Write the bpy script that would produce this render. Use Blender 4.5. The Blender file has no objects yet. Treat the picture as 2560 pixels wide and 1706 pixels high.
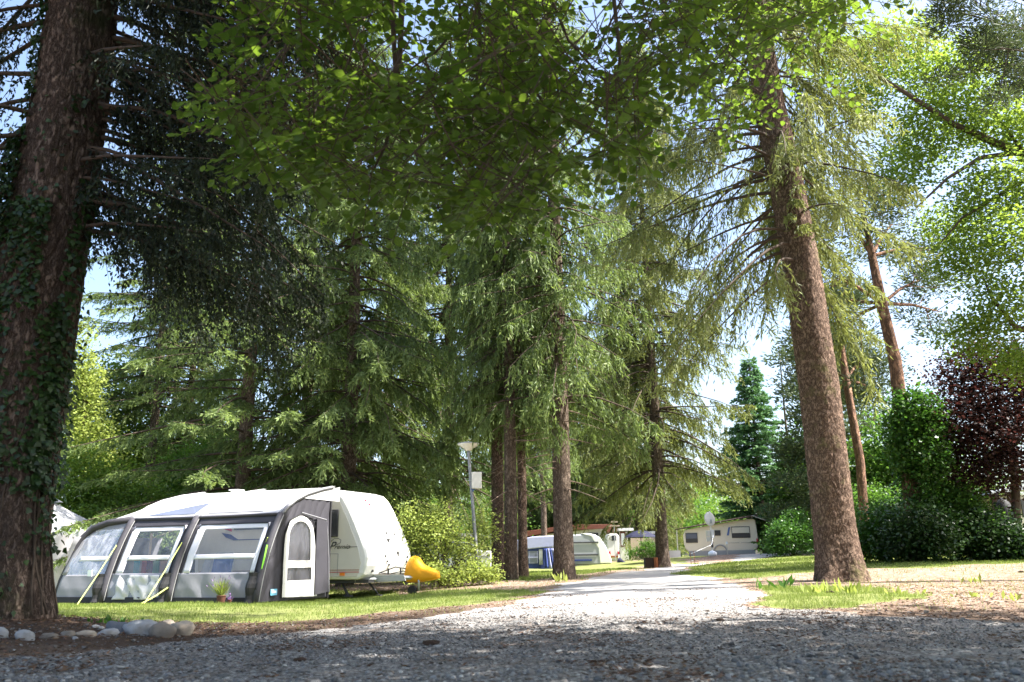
import bpy, math, random
import numpy as np
from mathutils import Vector, Matrix, noise
R = math.radians
sc = bpy.context.scene
COL = sc.collection

# ------------------------------------------------------------------ camera, world, sun, exposure
F, CAMZ = 2100.0, 0.65
PITCH, ROLL = math.atan((1395-853)/F), -0.015
ROT = (Matrix.Rotation(PITCH+math.pi/2, 3, 'X') @ Matrix.Rotation(ROLL, 3, 'Z'))
cam = bpy.data.objects.new('camera', bpy.data.cameras.new('camera')); COL.objects.link(cam)
cam.matrix_world = Matrix.Translation((0, 0, CAMZ)) @ ROT.to_4x4()
cam.data.sensor_width = 36; cam.data.lens = F/2560*36
cam.data.clip_start = .05; cam.data.clip_end = 2000
cam.data.dof.use_dof = True; cam.data.dof.focus_distance = 19; cam.data.dof.aperture_fstop = 2.6
sc.camera = cam
SUN_EL, SUN_AZ = 55.0, -10.0       # azimuth: degrees from +X towards +Y
world = bpy.data.worlds.new('World'); sc.world = world; world.use_nodes = True
nt = world.node_tree
for n in list(nt.nodes): nt.nodes.remove(n)
sky = nt.nodes.new('ShaderNodeTexSky'); sky.sky_type = 'NISHITA'; sky.sun_disc = False
sky.sun_elevation = R(SUN_EL); sky.sun_rotation = R(90-SUN_AZ)
sky.altitude = 300; sky.air_density = 1.0; sky.dust_density = 4.0; sky.ozone_density = 1.0
bg = nt.nodes.new('ShaderNodeBackground'); bg.inputs[1].default_value = 0.125
wo = nt.nodes.new('ShaderNodeOutputWorld')
nt.links.new(sky.outputs[0], bg.inputs[0]); nt.links.new(bg.outputs[0], wo.inputs[0])
sd = bpy.data.lights.new('sun', 'SUN'); sd.energy = 5.0; sd.angle = R(.55); sd.color = (1, .955, .88)
sun = bpy.data.objects.new('sun', sd); COL.objects.link(sun)
SD = Vector((math.cos(R(SUN_AZ))*math.cos(R(SUN_EL)), math.sin(R(SUN_AZ))*math.cos(R(SUN_EL)), math.sin(R(SUN_EL))))
sun.rotation_euler = (-SD).to_track_quat('-Z', 'Y').to_euler(); sun.location = SD*60
sc.view_settings.view_transform = 'Standard'; sc.view_settings.look = 'None'
sc.view_settings.exposure = 1.86; sc.view_settings.gamma = 1
sc.view_settings.use_curve_mapping = False
sc.cycles.max_bounces = 8; sc.cycles.diffuse_bounces = 3; sc.cycles.glossy_bounces = 2
sc.cycles.transmission_bounces = 4; sc.cycles.transparent_max_bounces = 12
sc.cycles.caustics_reflective = False; sc.cycles.caustics_refractive = False
sc.cycles.use_denoising = True

# ------------------------------------------------------------------ helpers
def ray(px, py): return ROT @ Vector(((px-1280)/F, (853-py)/F, -1))
def at(px, py, Y):
    r = ray(px, py); t = Y/r.y
    return Vector((r.x*t, Y, CAMZ+r.z*t))

def tag(o, label=None, cat=None, group=None, kind=None):
    if label: o['label'] = label
    if cat: o['category'] = cat
    if group: o['group'] = group
    if kind: o['kind'] = kind
    return o
def thing(name, label, cat, loc=(0, 0, 0), rz=0, group=None):
    o = bpy.data.objects.new(name, None); COL.objects.link(o)
    o.location = loc; o.rotation_euler = (0, 0, rz); o.empty_display_size = .2
    return tag(o, label, cat, group)
def link(name, me, mat=None, parent=None, loc=None, rot=None, scale=None):
    o = bpy.data.objects.new(name, me); COL.objects.link(o)
    if mat is not None and not me.materials: me.materials.append(mat)
    if parent is not None: o.parent = parent
    if loc is not None: o.location = loc
    if rot is not None: o.rotation_euler = rot
    if scale is not None: o.scale = scale
    return o
def npmesh(name, V, Q=None, T=None, tone=None, smooth=False, uv=None):
    me = bpy.data.meshes.new(name)
    V = np.asarray(V, np.float32).reshape(-1, 3)
    Q = np.zeros((0, 4), np.int32) if Q is None else np.asarray(Q, np.int32).reshape(-1, 4)
    T = np.zeros((0, 3), np.int32) if T is None else np.asarray(T, np.int32).reshape(-1, 3)
    me.vertices.add(len(V)); me.vertices.foreach_set('co', V.ravel())
    me.loops.add(Q.size+T.size)
    me.loops.foreach_set('vertex_index', np.concatenate([Q.ravel(), T.ravel()]).astype(np.int32))
    me.polygons.add(len(Q)+len(T))
    st = np.concatenate([np.arange(len(Q))*4, len(Q)*4+np.arange(len(T))*3]).astype(np.int32)
    me.polygons.foreach_set('loop_start', st)
    if tone is not None:
        a = me.attributes.new('tone', 'FLOAT', 'POINT'); a.data.foreach_set('value', np.asarray(tone, np.float32).ravel())
    me.update(calc_edges=True)
    me.polygons.foreach_set('use_smooth', np.full(len(Q)+len(T), smooth))
    return me

class MB:
    def __init__(s): s.v = []; s.f = []
    def add(s, V, Fc):
        b = len(s.v); s.v += [tuple(p) for p in V]; s.f += [tuple(i+b for i in f) for f in Fc]; return s
    def box(s, c, d, rz=0, rx=0):
        x, y, z = [k/2 for k in d]
        V = [Vector(p) for p in ((-x,-y,-z),(x,-y,-z),(x,y,-z),(-x,y,-z),(-x,-y,z),(x,-y,z),(x,y,z),(-x,y,z))]
        m = Matrix.Rotation(rz, 3, 'Z') @ Matrix.Rotation(rx, 3, 'X')
        return s.add([m@p+Vector(c) for p in V], [(3,2,1,0),(4,5,6,7),(0,1,5,4),(1,2,6,5),(2,3,7,6),(3,0,4,7)])
    def tube(s, pts, rad, n=8, cap=True):
        pts = [Vector(p) for p in pts]
        if not hasattr(rad, '__len__'): rad = [rad]*len(pts)
        V = []; Fc = []; up = None
        for i, p in enumerate(pts):
            t = (pts[min(i+1, len(pts)-1)]-pts[max(i-1, 0)]).normalized()
            if up is None: up = Vector((0, 0, 1)) if abs(t.z) < .9 else Vector((1, 0, 0))
            a = t.cross(up).normalized(); b = a.cross(t).normalized(); up = b
            for k in range(n):
                an = 2*math.pi*k/n
                V.append(p+(a*math.cos(an)+b*math.sin(an))*rad[i])
        for i in range(len(pts)-1):
            for k in range(n):
                k2 = (k+1) % n
                Fc.append((i*n+k, i*n+k2, (i+1)*n+k2, (i+1)*n+k))
        if cap: Fc += [tuple(range(n))[::-1], tuple(range((len(pts)-1)*n, len(pts)*n))]
        return s.add(V, Fc)
    def prism(s, prof, axis, a0, a1):
        """prof: 2-D polygon; axis 'y': prof is (x,z); 'z': (x,y); 'x': (y,z)"""
        f = {'y': lambda p, a: (p[0], a, p[1]), 'z': lambda p, a: (p[0], p[1], a), 'x': lambda p, a: (a, p[0], p[1])}[axis]
        n = len(prof)
        V = [f(p, a0) for p in prof]+[f(p, a1) for p in prof]
        Fc = [tuple(range(n)), tuple(range(2*n-1, n-1, -1))]+[(i, i+n, (i+1) % n+n, (i+1) % n) for i in range(n)]
        return s.add(V, Fc)
    def lathe(s, prof, c=(0, 0, 0), n=20):
        V = []; Fc = []
        for r, z in prof:
            for k in range(n):
                a = 2*math.pi*k/n; V.append((c[0]+r*math.cos(a), c[1]+r*math.sin(a), c[2]+z))
        for i in range(len(prof)-1):
            for k in range(n):
                k2 = (k+1) % n; Fc.append((i*n+k, i*n+k2, (i+1)*n+k2, (i+1)*n+k))
        Fc += [tuple(range(n))[::-1], tuple(range((len(prof)-1)*n, len(prof)*n))]
        return s.add(V, Fc)
    def grid(s, fn, nu, nv):
        V = [fn(i/nu, j/nv) for j in range(nv+1) for i in range(nu+1)]
        w = nu+1
        return s.add(V, [(j*w+i, j*w+i+1, (j+1)*w+i+1, (j+1)*w+i) for j in range(nv) for i in range(nu)])
    def ell(s, c, r, n=12, m=8, jit=0, rng=random):
        V = []; Fc = []
        for j in range(1, m):
            ph = math.pi*j/m
            for k in range(n):
                a = 2*math.pi*k/n; q = 1+rng.uniform(-jit, jit)
                V.append((c[0]+r[0]*q*math.sin(ph)*math.cos(a), c[1]+r[1]*q*math.sin(ph)*math.sin(a), c[2]+r[2]*q*math.cos(ph)))
        for j in range(m-2):
            for k in range(n):
                k2 = (k+1) % n; Fc.append((j*n+k, (j+1)*n+k, (j+1)*n+k2, j*n+k2))
        V += [(c[0], c[1], c[2]+r[2]), (c[0], c[1], c[2]-r[2])]
        t = len(V)-2
        for k in range(n):
            Fc += [(t, k, (k+1) % n), (t+1, (m-2)*n+(k+1) % n, (m-2)*n+k)]
        return s.add(V, Fc)
    def build(s, name, mat, parent=None, smooth=False, bevel=0, solid=0, loc=None, rot=None):
        me = bpy.data.meshes.new(name); me.from_pydata([tuple(p) for p in s.v], [], s.f); me.update()
        if smooth:
            me.polygons.foreach_set('use_smooth', [True]*len(me.polygons))
        o = link(name, me, mat, parent, loc, rot)
        if solid:
            m = o.modifiers.new('t', 'SOLIDIFY'); m.thickness = solid; m.offset = 0
        if bevel:
            m = o.modifiers.new('b', 'BEVEL'); m.width = bevel; m.segments = 2; m.limit_method = 'ANGLE'; m.angle_limit = R(35)
        return o

# ------------------------------------------------------------------ materials
class NT:
    def __init__(s, m): s.t = m.node_tree; s.n = s.t.nodes; s.b = s.n.get('Principled BSDF'); s.out = s.n.get('Material Output')
    def new(s, typ, **kw):
        n = s.n.new(typ)
        for k, v in kw.items():
            if k.startswith('i_'):
                key = k[2:]; n.inputs[int(key) if key.isdigit() else key].default_value = v
            else: setattr(n, k, v)
        return n
    def l(s, a, b): s.t.links.new(a, b)
    def mixc(s, fac, a, b, mode='MIX'):
        n = s.new('ShaderNodeMix', data_type='RGBA', blend_type=mode)
        for sock, v in ((n.inputs[0], fac), (n.inputs[6], a), (n.inputs[7], b)):
            if isinstance(v, bpy.types.NodeSocket): s.l(v, sock)
            elif isinstance(v, (int, float)): sock.default_value = v
            else: sock.default_value = (*v, 1)
        return n.outputs[2]
    def noise(s, scale, detail=4, rough=.55, vec=None, out=0):
        n = s.new('ShaderNodeTexNoise'); n.inputs['Scale'].default_value = scale
        n.inputs['Detail'].default_value = detail; n.inputs['Roughness'].default_value = rough
        if vec is not None: s.l(vec, n.inputs['Vector'])
        return n.outputs[out]
    def ramp(s, fac, a, b, c0=(0, 0, 0), c1=(1, 1, 1)):
        n = s.new('ShaderNodeValToRGB'); e = n.color_ramp.elements
        e[0].position = a; e[1].position = b; e[0].color = (*c0, 1); e[1].color = (*c1, 1)
        s.l(fac, n.inputs[0]); return n.outputs[0]
    def coord(s, kind='Object', scale=(1, 1, 1)):
        c = s.new('ShaderNodeTexCoord'); m = s.new('ShaderNodeMapping'); m.inputs['Scale'].default_value = scale
        s.l(c.outputs[kind], m.inputs[0]); return m.outputs[0]
    def bump(s, h, strength, dist=.01, normal=None):
        n = s.new('ShaderNodeBump'); n.inputs['Strength'].default_value = strength; n.inputs['Distance'].default_value = dist
        s.l(h, n.inputs['Height'])
        if normal is not None: s.l(normal, n.inputs['Normal'])
        return n.outputs[0]
def newmat(name):
    m = bpy.data.materials.new(name); m.use_nodes = True; return m, NT(m)
def pbr(name, col, rough=.6, var=.15, vs=6, metal=0, spec=.4, bump=0, bs=40, dirt=None, ds=3, coat=0):
    m, t = newmat(name); b = t.b
    c2 = tuple(k*(1-var) for k in col)
    v = t.coord('Object')
    c = t.mixc(t.noise(vs, vec=v), col, c2)
    if dirt:
        c = t.mixc(t.ramp(t.noise(ds, 6, .65, v), .5, .72), c, dirt)
    t.l(c, b.inputs['Base Color']); b.inputs['Roughness'].default_value = rough; b.inputs['Metallic'].default_value = metal
    b.inputs['Specular IOR Level'].default_value = spec; b.inputs['Coat Weight'].default_value = coat
    if bump: t.l(t.bump(t.noise(bs, 5, .6, v), bump), b.inputs['Normal'])
    return m
def leafmat(name, dark, light, trans, tw=.4, rough=.55, spec=.25, autumn=None):
    m, t = newmat(name); b = t.b
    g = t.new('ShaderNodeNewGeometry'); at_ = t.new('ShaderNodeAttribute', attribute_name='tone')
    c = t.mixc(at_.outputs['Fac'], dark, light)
    c = t.mixc(t.ramp(t.noise(.9, 3, .6, t.coord('Object')), .35, .7), c, light, 'MIX') if False else c
    hv = t.new('ShaderNodeHueSaturation')
    mr = t.new('ShaderNodeMapRange', i_3=.62, i_4=1.45); t.l(g.outputs['Random Per Island'], mr.inputs[0]); t.l(mr.outputs[0], hv.inputs['Value'])
    mr2 = t.new('ShaderNodeMapRange', i_3=.485, i_4=.512); mm = t.new('ShaderNodeMath', operation='FRACT'); m3 = t.new('ShaderNodeMath', operation='MULTIPLY', i_1=7.3)
    t.l(g.outputs['Random Per Island'], m3.inputs[0]); t.l(m3.outputs[0], mm.inputs[0]); t.l(mm.outputs[0], mr2.inputs[0]); t.l(mr2.outputs[0], hv.inputs['Hue'])
    t.l(c, hv.inputs['Color']); c = hv.outputs[0]
    t.l(c, b.inputs['Base Color']); b.inputs['Roughness'].default_value = rough; b.inputs['Specular IOR Level'].default_value = spec
    tr = t.new('ShaderNodeBsdfTranslucent'); tc = t.mixc(.75, c, trans)
    t.l(tc, tr.inputs[0])
    mx = t.new('ShaderNodeMixShader', i_0=tw); t.l(b.outputs[0], mx.inputs[1]); t.l(tr.outputs[0], mx.inputs[2]); t.l(mx.outputs[0], t.out.inputs[0])
    return m
def barkmat(name, c1, c2, c3, sx=9, sz=3.2, moss=None, bstr=.8, bd=.03):
    m, t = newmat(name); b = t.b
    v = t.coord('Object', (sx, sx, sz))
    w = t.new('ShaderNodeVectorMath', operation='ADD')
    t.l(v, w.inputs[0]); nn = t.new('ShaderNodeTexNoise', i_Scale=1.3, i_Detail=5.0, i_Roughness=.7); t.l(v, nn.inputs['Vector']); t.l(nn.outputs['Color'], w.inputs[1])
    rn = t.new('ShaderNodeTexNoise', i_Scale=1.0, i_Detail=7.0, i_Roughness=.68, i_Distortion=.35); t.l(v, rn.inputs['Vector'])
    r1 = t.new('ShaderNodeMath', operation='SUBTRACT', i_1=.5); t.l(rn.outputs[0], r1.inputs[0]); r2_ = t.new('ShaderNodeMath', operation='ABSOLUTE'); t.l(r1.outputs[0], r2_.inputs[0])
    vc = t.new('ShaderNodeTexVoronoi', i_Scale=1.0); t.l(w.outputs[0], vc.inputs['Vector'])
    edge = t.ramp(r2_.outputs[0], .0, .10)
    c = t.mixc(t.noise(3.5, 6, .7, v), c1, c2)
    c = t.mixc(edge, c3, c)
    sep = t.new('ShaderNodeSeparateColor'); t.l(vc.outputs['Color'], sep.inputs[0])
    hv = t.new('ShaderNodeHueSaturation'); mr = t.new('ShaderNodeMapRange', i_3=.85, i_4=1.15); t.l(sep.outputs[0], mr.inputs[0]); t.l(mr.outputs[0], hv.inputs['Value']); t.l(c, hv.inputs['Color']); c = hv.outputs[0]
    if moss: c = t.mixc(t.ramp(t.noise(1.3, 5, .7, t.coord('Object')), .56, .7), c, moss)
    t.l(c, b.inputs['Base Color']); b.inputs['Roughness'].default_value = .9; b.inputs['Specular IOR Level'].default_value = .15
    mh = t.new('ShaderNodeMath', operation='MULTIPLY_ADD', i_1=.35); t.l(t.noise(6, 6, .7, v), mh.inputs[0]); t.l(edge, mh.inputs[2])
    t.l(t.bump(mh.outputs[0], bstr, bd), b.inputs['Normal'])
    return m
def clearmat(name, tint=(.9, .93, .97), refl=.16, milk=.06, wr=6):
    m, t = newmat(name); b = t.b
    tr = t.new('ShaderNodeBsdfTransparent'); tr.inputs[0].default_value = (*tint, 1)
    gl = t.new('ShaderNodeBsdfGlossy', i_Roughness=.12); gl.inputs[0].default_value = (.95, .97, 1, 1)
    df = t.new('ShaderNodeBsdfDiffuse'); df.inputs[0].default_value = (.7, .72, .78, 1)
    n = t.noise(wr, 5, .6, t.coord('Object', (1, 1, .35))); bp = t.bump(n, .9, .06); t.l(bp, gl.inputs['Normal'])
    m1 = t.new('ShaderNodeMixShader', i_0=refl); t.l(tr.outputs[0], m1.inputs[1]); t.l(gl.outputs[0], m1.inputs[2])
    m2 = t.new('ShaderNodeMixShader'); t.l(t.ramp(n, .35, .8, (milk*.5,)*3, (milk*2.2,)*3), m2.inputs[0])
    t.l(m1.outputs[0], m2.inputs[1]); t.l(df.outputs[0], m2.inputs[2]); t.l(m2.outputs[0], t.out.inputs[0])
    return m

M = {}
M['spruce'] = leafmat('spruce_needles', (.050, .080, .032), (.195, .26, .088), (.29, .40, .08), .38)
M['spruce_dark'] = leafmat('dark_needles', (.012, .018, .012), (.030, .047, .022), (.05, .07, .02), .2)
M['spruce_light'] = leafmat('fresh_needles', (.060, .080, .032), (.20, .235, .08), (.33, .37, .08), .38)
M['fir'] = leafmat('fir_needles', (.045, .12, .055), (.15, .28, .10), (.16, .34, .10), .25)
M['pine'] = leafmat('pine_needles', (.032, .055, .026), (.09, .125, .045), (.12, .16, .06), .25)
M['beech'] = leafmat('beech_leaf', (.020, .046, .010), (.056, .098, .016), (.27, .42, .04), .46, .45, .3)
M['maple'] = leafmat('broad_leaf', (.045, .095, .018), (.11, .18, .03), (.28, .44, .05), .42)
M['oak'] = leafmat('oak_leaf', (.06, .12, .025), (.14, .21, .035), (.40, .55, .07), .48)
M['green'] = leafmat('green_leaf', (.035, .085, .018), (.08, .16, .025), (.18, .36, .04), .4)
M['lime'] = leafmat('lime_leaf', (.15, .20, .05), (.32, .38, .10), (.5, .6, .12), .42)
M['purple'] = leafmat('purple_leaf', (.020, .010, .011), (.045, .024, .019), (.12, .035, .03), .26)
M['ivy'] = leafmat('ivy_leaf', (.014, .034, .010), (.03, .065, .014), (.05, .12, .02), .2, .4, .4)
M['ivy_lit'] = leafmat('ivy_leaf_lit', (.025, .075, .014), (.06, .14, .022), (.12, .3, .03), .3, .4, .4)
M['grass'] = leafmat('grass_blade', (.09, .14, .03), (.23, .27, .07), (.32, .42, .07), .35)
M['flower'] = leafmat('flower_petal', (.30, .03, .03), (.5, .1, .06), (.5, .1, .1), .3)
M['lav'] = leafmat('lavender_flower', (.16, .09, .24), (.25, .16, .34), (.3, .2, .4), .3)
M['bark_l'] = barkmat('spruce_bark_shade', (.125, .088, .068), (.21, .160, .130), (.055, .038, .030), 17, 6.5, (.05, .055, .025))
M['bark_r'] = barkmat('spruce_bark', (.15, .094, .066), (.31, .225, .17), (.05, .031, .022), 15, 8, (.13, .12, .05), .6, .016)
M['bark'] = barkmat('trunk_bark', (.17, .125, .095), (.29, .23, .18), (.075, .053, .04), 15, 6)
M['bark_pine'] = barkmat('pine_bark', (.30, .15, .09), (.42, .27, .19), (.10, .06, .045), 5, 2)
M['twig'] = pbr('twig_bark', (.085, .060, .042), .9, .4, 5)
M['deadtwig'] = pbr('dead_twig', (.26, .19, .14), .9, .3, 5)

def vnoise(x, y, s, seed=0, oct=3):
    """cheap smooth value noise with numpy"""
    out = np.zeros_like(x, dtype=float); amp = 1; tot = 0
    for o in range(oct):
        X = x*s; Y = y*s; xi = np.floor(X).astype(np.int64); yi = np.floor(Y).astype(np.int64); fx = X-xi; fy = Y-yi
        fx = fx*fx*(3-2*fx); fy = fy*fy*(3-2*fy)
        def h(a, b):
            n = (a*374761393+b*668265263+(seed+o)*974634777) & 0x7fffffff
            n = ((n ^ (n >> 13))*1274126177) & 0x7fffffff
            return ((n ^ (n >> 16)) & 0xffff)/65535.0
        v = (h(xi, yi)*(1-fx)+h(xi+1, yi)*fx)*(1-fy)+(h(xi, yi+1)*(1-fx)+h(xi+1, yi+1)*fx)*fy
        out += amp*v; tot += amp; amp *= .5; s *= 2.03
    return out/tot

# ------------------------------------------------------------------ terrain
CT = [(-4, 0, 0), (4, 0, 0), (0, 4, 0), (-3, 6, 0), (3, 6, 0), (0, 9, 0), (5, 9, 0), (-12, 0, 0), (12, 0, 0), (0, -20, 0), (-30, -10, 0), (30, -10, 0)]
for px, py, Y in [(60, 1548, 8.7), (300, 1560, 9.5), (155, 1512, 20.5), (400, 1511, 19.4), (640, 1511, 18.3), (820, 1503, 21), (1020, 1492, 20.3), (1250, 1500, 14),
                  (1197, 1458, 24), (1275, 1447, 26), (1410, 1448, 25), (1550, 1440, 26), (1450, 1429, 50), (1250, 1425, 50), (1660, 1419, 38), (1780, 1389, 56), (1890, 1386, 58), (1700, 1394, 60),
                  (2105, 1452, 17), (2300, 1425, 20), (2450, 1382, 38), (2150, 1392, 36), (1950, 1400, 40), (2500, 1450, 16), (1800, 1425, 28), (0, 1500, 30)]:
    p = at(px, py, Y); CT.append((p.x, p.y, p.z))
CT += [(-60, 60, -.4), (0, 90, .2), (60, 60, .9), (60, 20, .5), (-60, 10, -.2), (0, 200, .5), (-150, 150, 0), (150, 150, 1), (-25, 45, -.4), (0, 400, 0)]
CT = np.array(CT)
_c2 = 9.0
_A = np.sqrt(((CT[:, None, :2]-CT[None, :, :2])**2).sum(-1)+_c2)
_n = len(CT); _P = np.c_[np.ones(_n), CT[:, :2]/100]
_K = np.block([[_A-0*np.eye(_n), _P], [_P.T, np.zeros((3, 3))]])
_W = np.linalg.solve(_K, np.r_[CT[:, 2], 0, 0, 0])
def gz(x, y):
    x = np.atleast_1d(np.asarray(x, float)); y = np.atleast_1d(np.asarray(y, float)); out = np.zeros(x.shape)
    xf = x.ravel(); yf = y.ravel(); o = np.zeros(xf.shape)
    for i in range(_n): o += _W[i]*np.sqrt((xf-CT[i, 0])**2+(yf-CT[i, 1])**2+_c2)
    o += _W[_n]+_W[_n+1]*xf/100+_W[_n+2]*yf/100
    return o.reshape(x.shape)
def g1(x, y): return float(gz(x, y)[0])
def gp(px, py, far=95):
    """where the line of sight through a photo pixel meets the ground"""
    r = ray(px, py); ts = np.concatenate([np.arange(2, 30, .05), np.arange(30, far, .25)])/r.y
    h = gz(r.x*ts, r.y*ts); z = CAMZ+r.z*ts; w = np.where(z < h)[0]
    t = ts[w[0]] if len(w) else ts[-1]
    return (r.x*t, r.y*t)
def base(px, py, Y):
    p = at(px, py, Y); return Vector((p.x, p.y, g1(p.x, p.y)))
def inpoly(x, y, P):
    ins = np.zeros(x.shape, bool); n = len(P)
    for i in range(n):
        x1, y1 = P[i]; x2, y2 = P[(i+1) % n]
        c = ((y1 > y) != (y2 > y)) & (x < (x2-x1)*(y-y1)/((y2-y1)+1e-12)+x1); ins ^= c
    return ins
def wp(pts): return [gp(a, b) if len(t) == 0 else (a, b) for a, b, *t in pts]
# lawns (photo outlines carried onto the ground), w: points given directly in metres
LAWN = [wp([(-60,25,'w'), (-60,11,'w'), (-7.5,9.6,'w'), (300,1552), (600,1556), (860,1548), (1100,1520), (1250,1503), (1370,1480), (1230,1472), (1100,1476), (1010,1490), (-3,23,'w'), (-6,26,'w'), (-20,30,'w')]),
        wp([(1310,1452), (1500,1432), (1560,1425), (1600,1417), (1650,1411), (1700,1401), (9.5,44,'w'), (9,52,'w'), (13,56,'w'), (13,58,'w'), (2,58,'w'), (-8,58,'w'), (-9,34,'w'), (1200,1449)]),
        wp([(1690,1436), (1850,1450), (1960,1440), (2130,1422), (2350,1418), (2560,1408), (24,24,'w'), (60,30,'w'), (60,48,'w'), (19,50,'w'), (1960,1392), (1800,1408), (1740,1420)]),
        wp([(1890,1478), (1960,1465), (2150,1466), (2260,1480), (2330,1490), (2200,1512), (2080,1522), (1990,1524), (1920,1510)]),
        [(-60,60), (60,60), (200,80), (200,300), (-200,300), (-200,60)], [(-200,60), (-200,20), (-60,20), (-20,32), (-12,60)], [(60,60), (60,20), (200,20), (200,60)]]
ROAD = wp([(0,1640), (500,1600), (900,1562), (1100,1540), (1250,1515), (1370,1488), (1390,1463), (1480,1444), (1600,1428), (1680,1413), (10.5,42,'w'), (14.2,55,'w'), (18,58,'w'), (19,56.5,'w'), (14.5,49,'w'),
           (1760,1412), (1690,1430), (1780,1445), (1870,1470), (1900,1515), (2050,1530), (2560,1560), (12,8,'w'), (14,-12,'w'), (-12,-12,'w')])
def masks(x, y):
    wx = x+(vnoise(x, y, 1.1, 5)-.5)*1.0*np.clip(y/15, .3, 1); wy = y+(vnoise(x, y, 1.1, 9)-.5)*1.3*np.clip(y/15, .3, 1.5)
    lawn = np.zeros(x.shape, bool)
    for P in LAWN: lawn |= inpoly(wx, wy, P)
    road = inpoly(wx, wy, ROAD) & ~lawn
    return lawn, road
def axis(segs):
    out = [segs[0][0]]
    for a, b, d in segs:
        n = max(1, round((b-a)/d)); out += list(a+(b-a)*np.arange(1, n+1)/n)
    return np.array(out)
gx = axis([(-400,-100,60), (-100,-30,7), (-30,-12,.8), (-12,12,.14), (12,30,.6), (30,100,7), (100,400,60)])
gy = axis([(-60,-5,5), (-5,3,.8), (3,13,.1), (13,30,.17), (30,60,.6), (60,120,4), (120,600,60)])
X, Y = np.meshgrid(gx, gy); lawn, road = masks(X, Y)
Z = gz(X, Y)+np.where(Y < 60, 1, 0)*((vnoise(X, Y, .6, 1)-.5)*.07+(vnoise(X, Y, 3.1, 2)-.5)*.025*np.clip(Y/8, .4, 1.2))
TERR = (gx, gy, Z)
def gzf(x, y):
    """height of the built ground surface (bilinear)"""
    x = np.asarray(x, float); y = np.asarray(y, float)
    i = np.clip(np.searchsorted(gx, x)-1, 0, len(gx)-2); j = np.clip(np.searchsorted(gy, y)-1, 0, len(gy)-2)
    u = (x-gx[i])/(gx[i+1]-gx[i]); v = (y-gy[j])/(gy[j+1]-gy[j])
    return Z[j, i]*(1-u)*(1-v)+Z[j, i+1]*u*(1-v)+Z[j+1, i]*(1-u)*v+Z[j+1, i+1]*u*v
def gf(x, y): return float(gzf(x, y))

def groundmat():
    m, t = newmat('ground_surface'); b = t.b
    v = t.coord('Object')
    al = t.new('ShaderNodeAttribute', attribute_name='lawn').outputs['Fac']; ar = t.new('ShaderNodeAttribute', attribute_name='road').outputs['Fac']
    n1 = t.noise(2.2, 6, .65, v); n2 = t.noise(28, 4, .7, v); n3 = t.noise(.5, 4, .6, v)
    dirt = t.mixc(n1, (.20, .135, .095), (.36, .27, .21))
    dirt = t.mixc(t.ramp(n2, .45, .62), dirt, (.13, .075, .045))
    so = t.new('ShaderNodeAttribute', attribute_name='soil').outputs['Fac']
    dirt = t.mixc(t.ramp(t.noise(9, 5, .7, v), .52, .66), dirt, (.46, .39, .34))
    vo = t.new('ShaderNodeTexVoronoi', i_Scale=38.0); t.l(v, vo.inputs['Vector'])
    s = t.new('ShaderNodeSeparateColor'); t.l(vo.outputs['Color'], s.inputs[0])
    grav = t.mixc(s.outputs[0], (.15, .145, .145), (.42, .405, .39))
    grav = t.mixc(t.ramp(t.noise(1.1, 7, .75, v), .50, .66), grav, (.19, .135, .10))
    grav = t.mixc(t.ramp(vo.outputs['Distance'], .35, .75), grav, (.10, .09, .085))
    sb = t.new('ShaderNodeAttribute', attribute_name='sun_band').outputs['Fac']; grav = t.mixc(sb, grav, t.mixc(n2, (.36, .345, .33), (.54, .52, .50)))  # farther gravel paled: the road's sunlit band put into its colour
    gr = t.mixc(n1, (.12, .155, .045), (.24, .25, .09))
    gr = t.mixc(t.ramp(t.noise(5, 5, .7, v), .55, .75), gr, (.24, .20, .11))
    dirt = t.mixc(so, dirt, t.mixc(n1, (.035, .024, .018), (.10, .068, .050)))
    fr = t.ramp(t.mixc(.5, ar, n1), .42, .52); fl = t.ramp(t.mixc(.4, al, t.noise(7, 5, .7, v)), .4, .5)
    c = t.mixc(fr, dirt, grav); c = t.mixc(fl, c, gr)
    t.l(c, b.inputs['Base Color']); b.inputs['Roughness'].default_value = .95; b.inputs['Specular IOR Level'].default_value = .1
    bh = t.new('ShaderNodeMath', operation='ADD'); t.l(n2, bh.inputs[0]); t.l(vo.outputs['Distance'], bh.inputs[1])
    t.l(t.bump(bh.outputs[0], .7, .02), b.inputs['Normal'])
    return m
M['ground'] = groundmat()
LTX = base(-22, 1548, 8.7)
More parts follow.
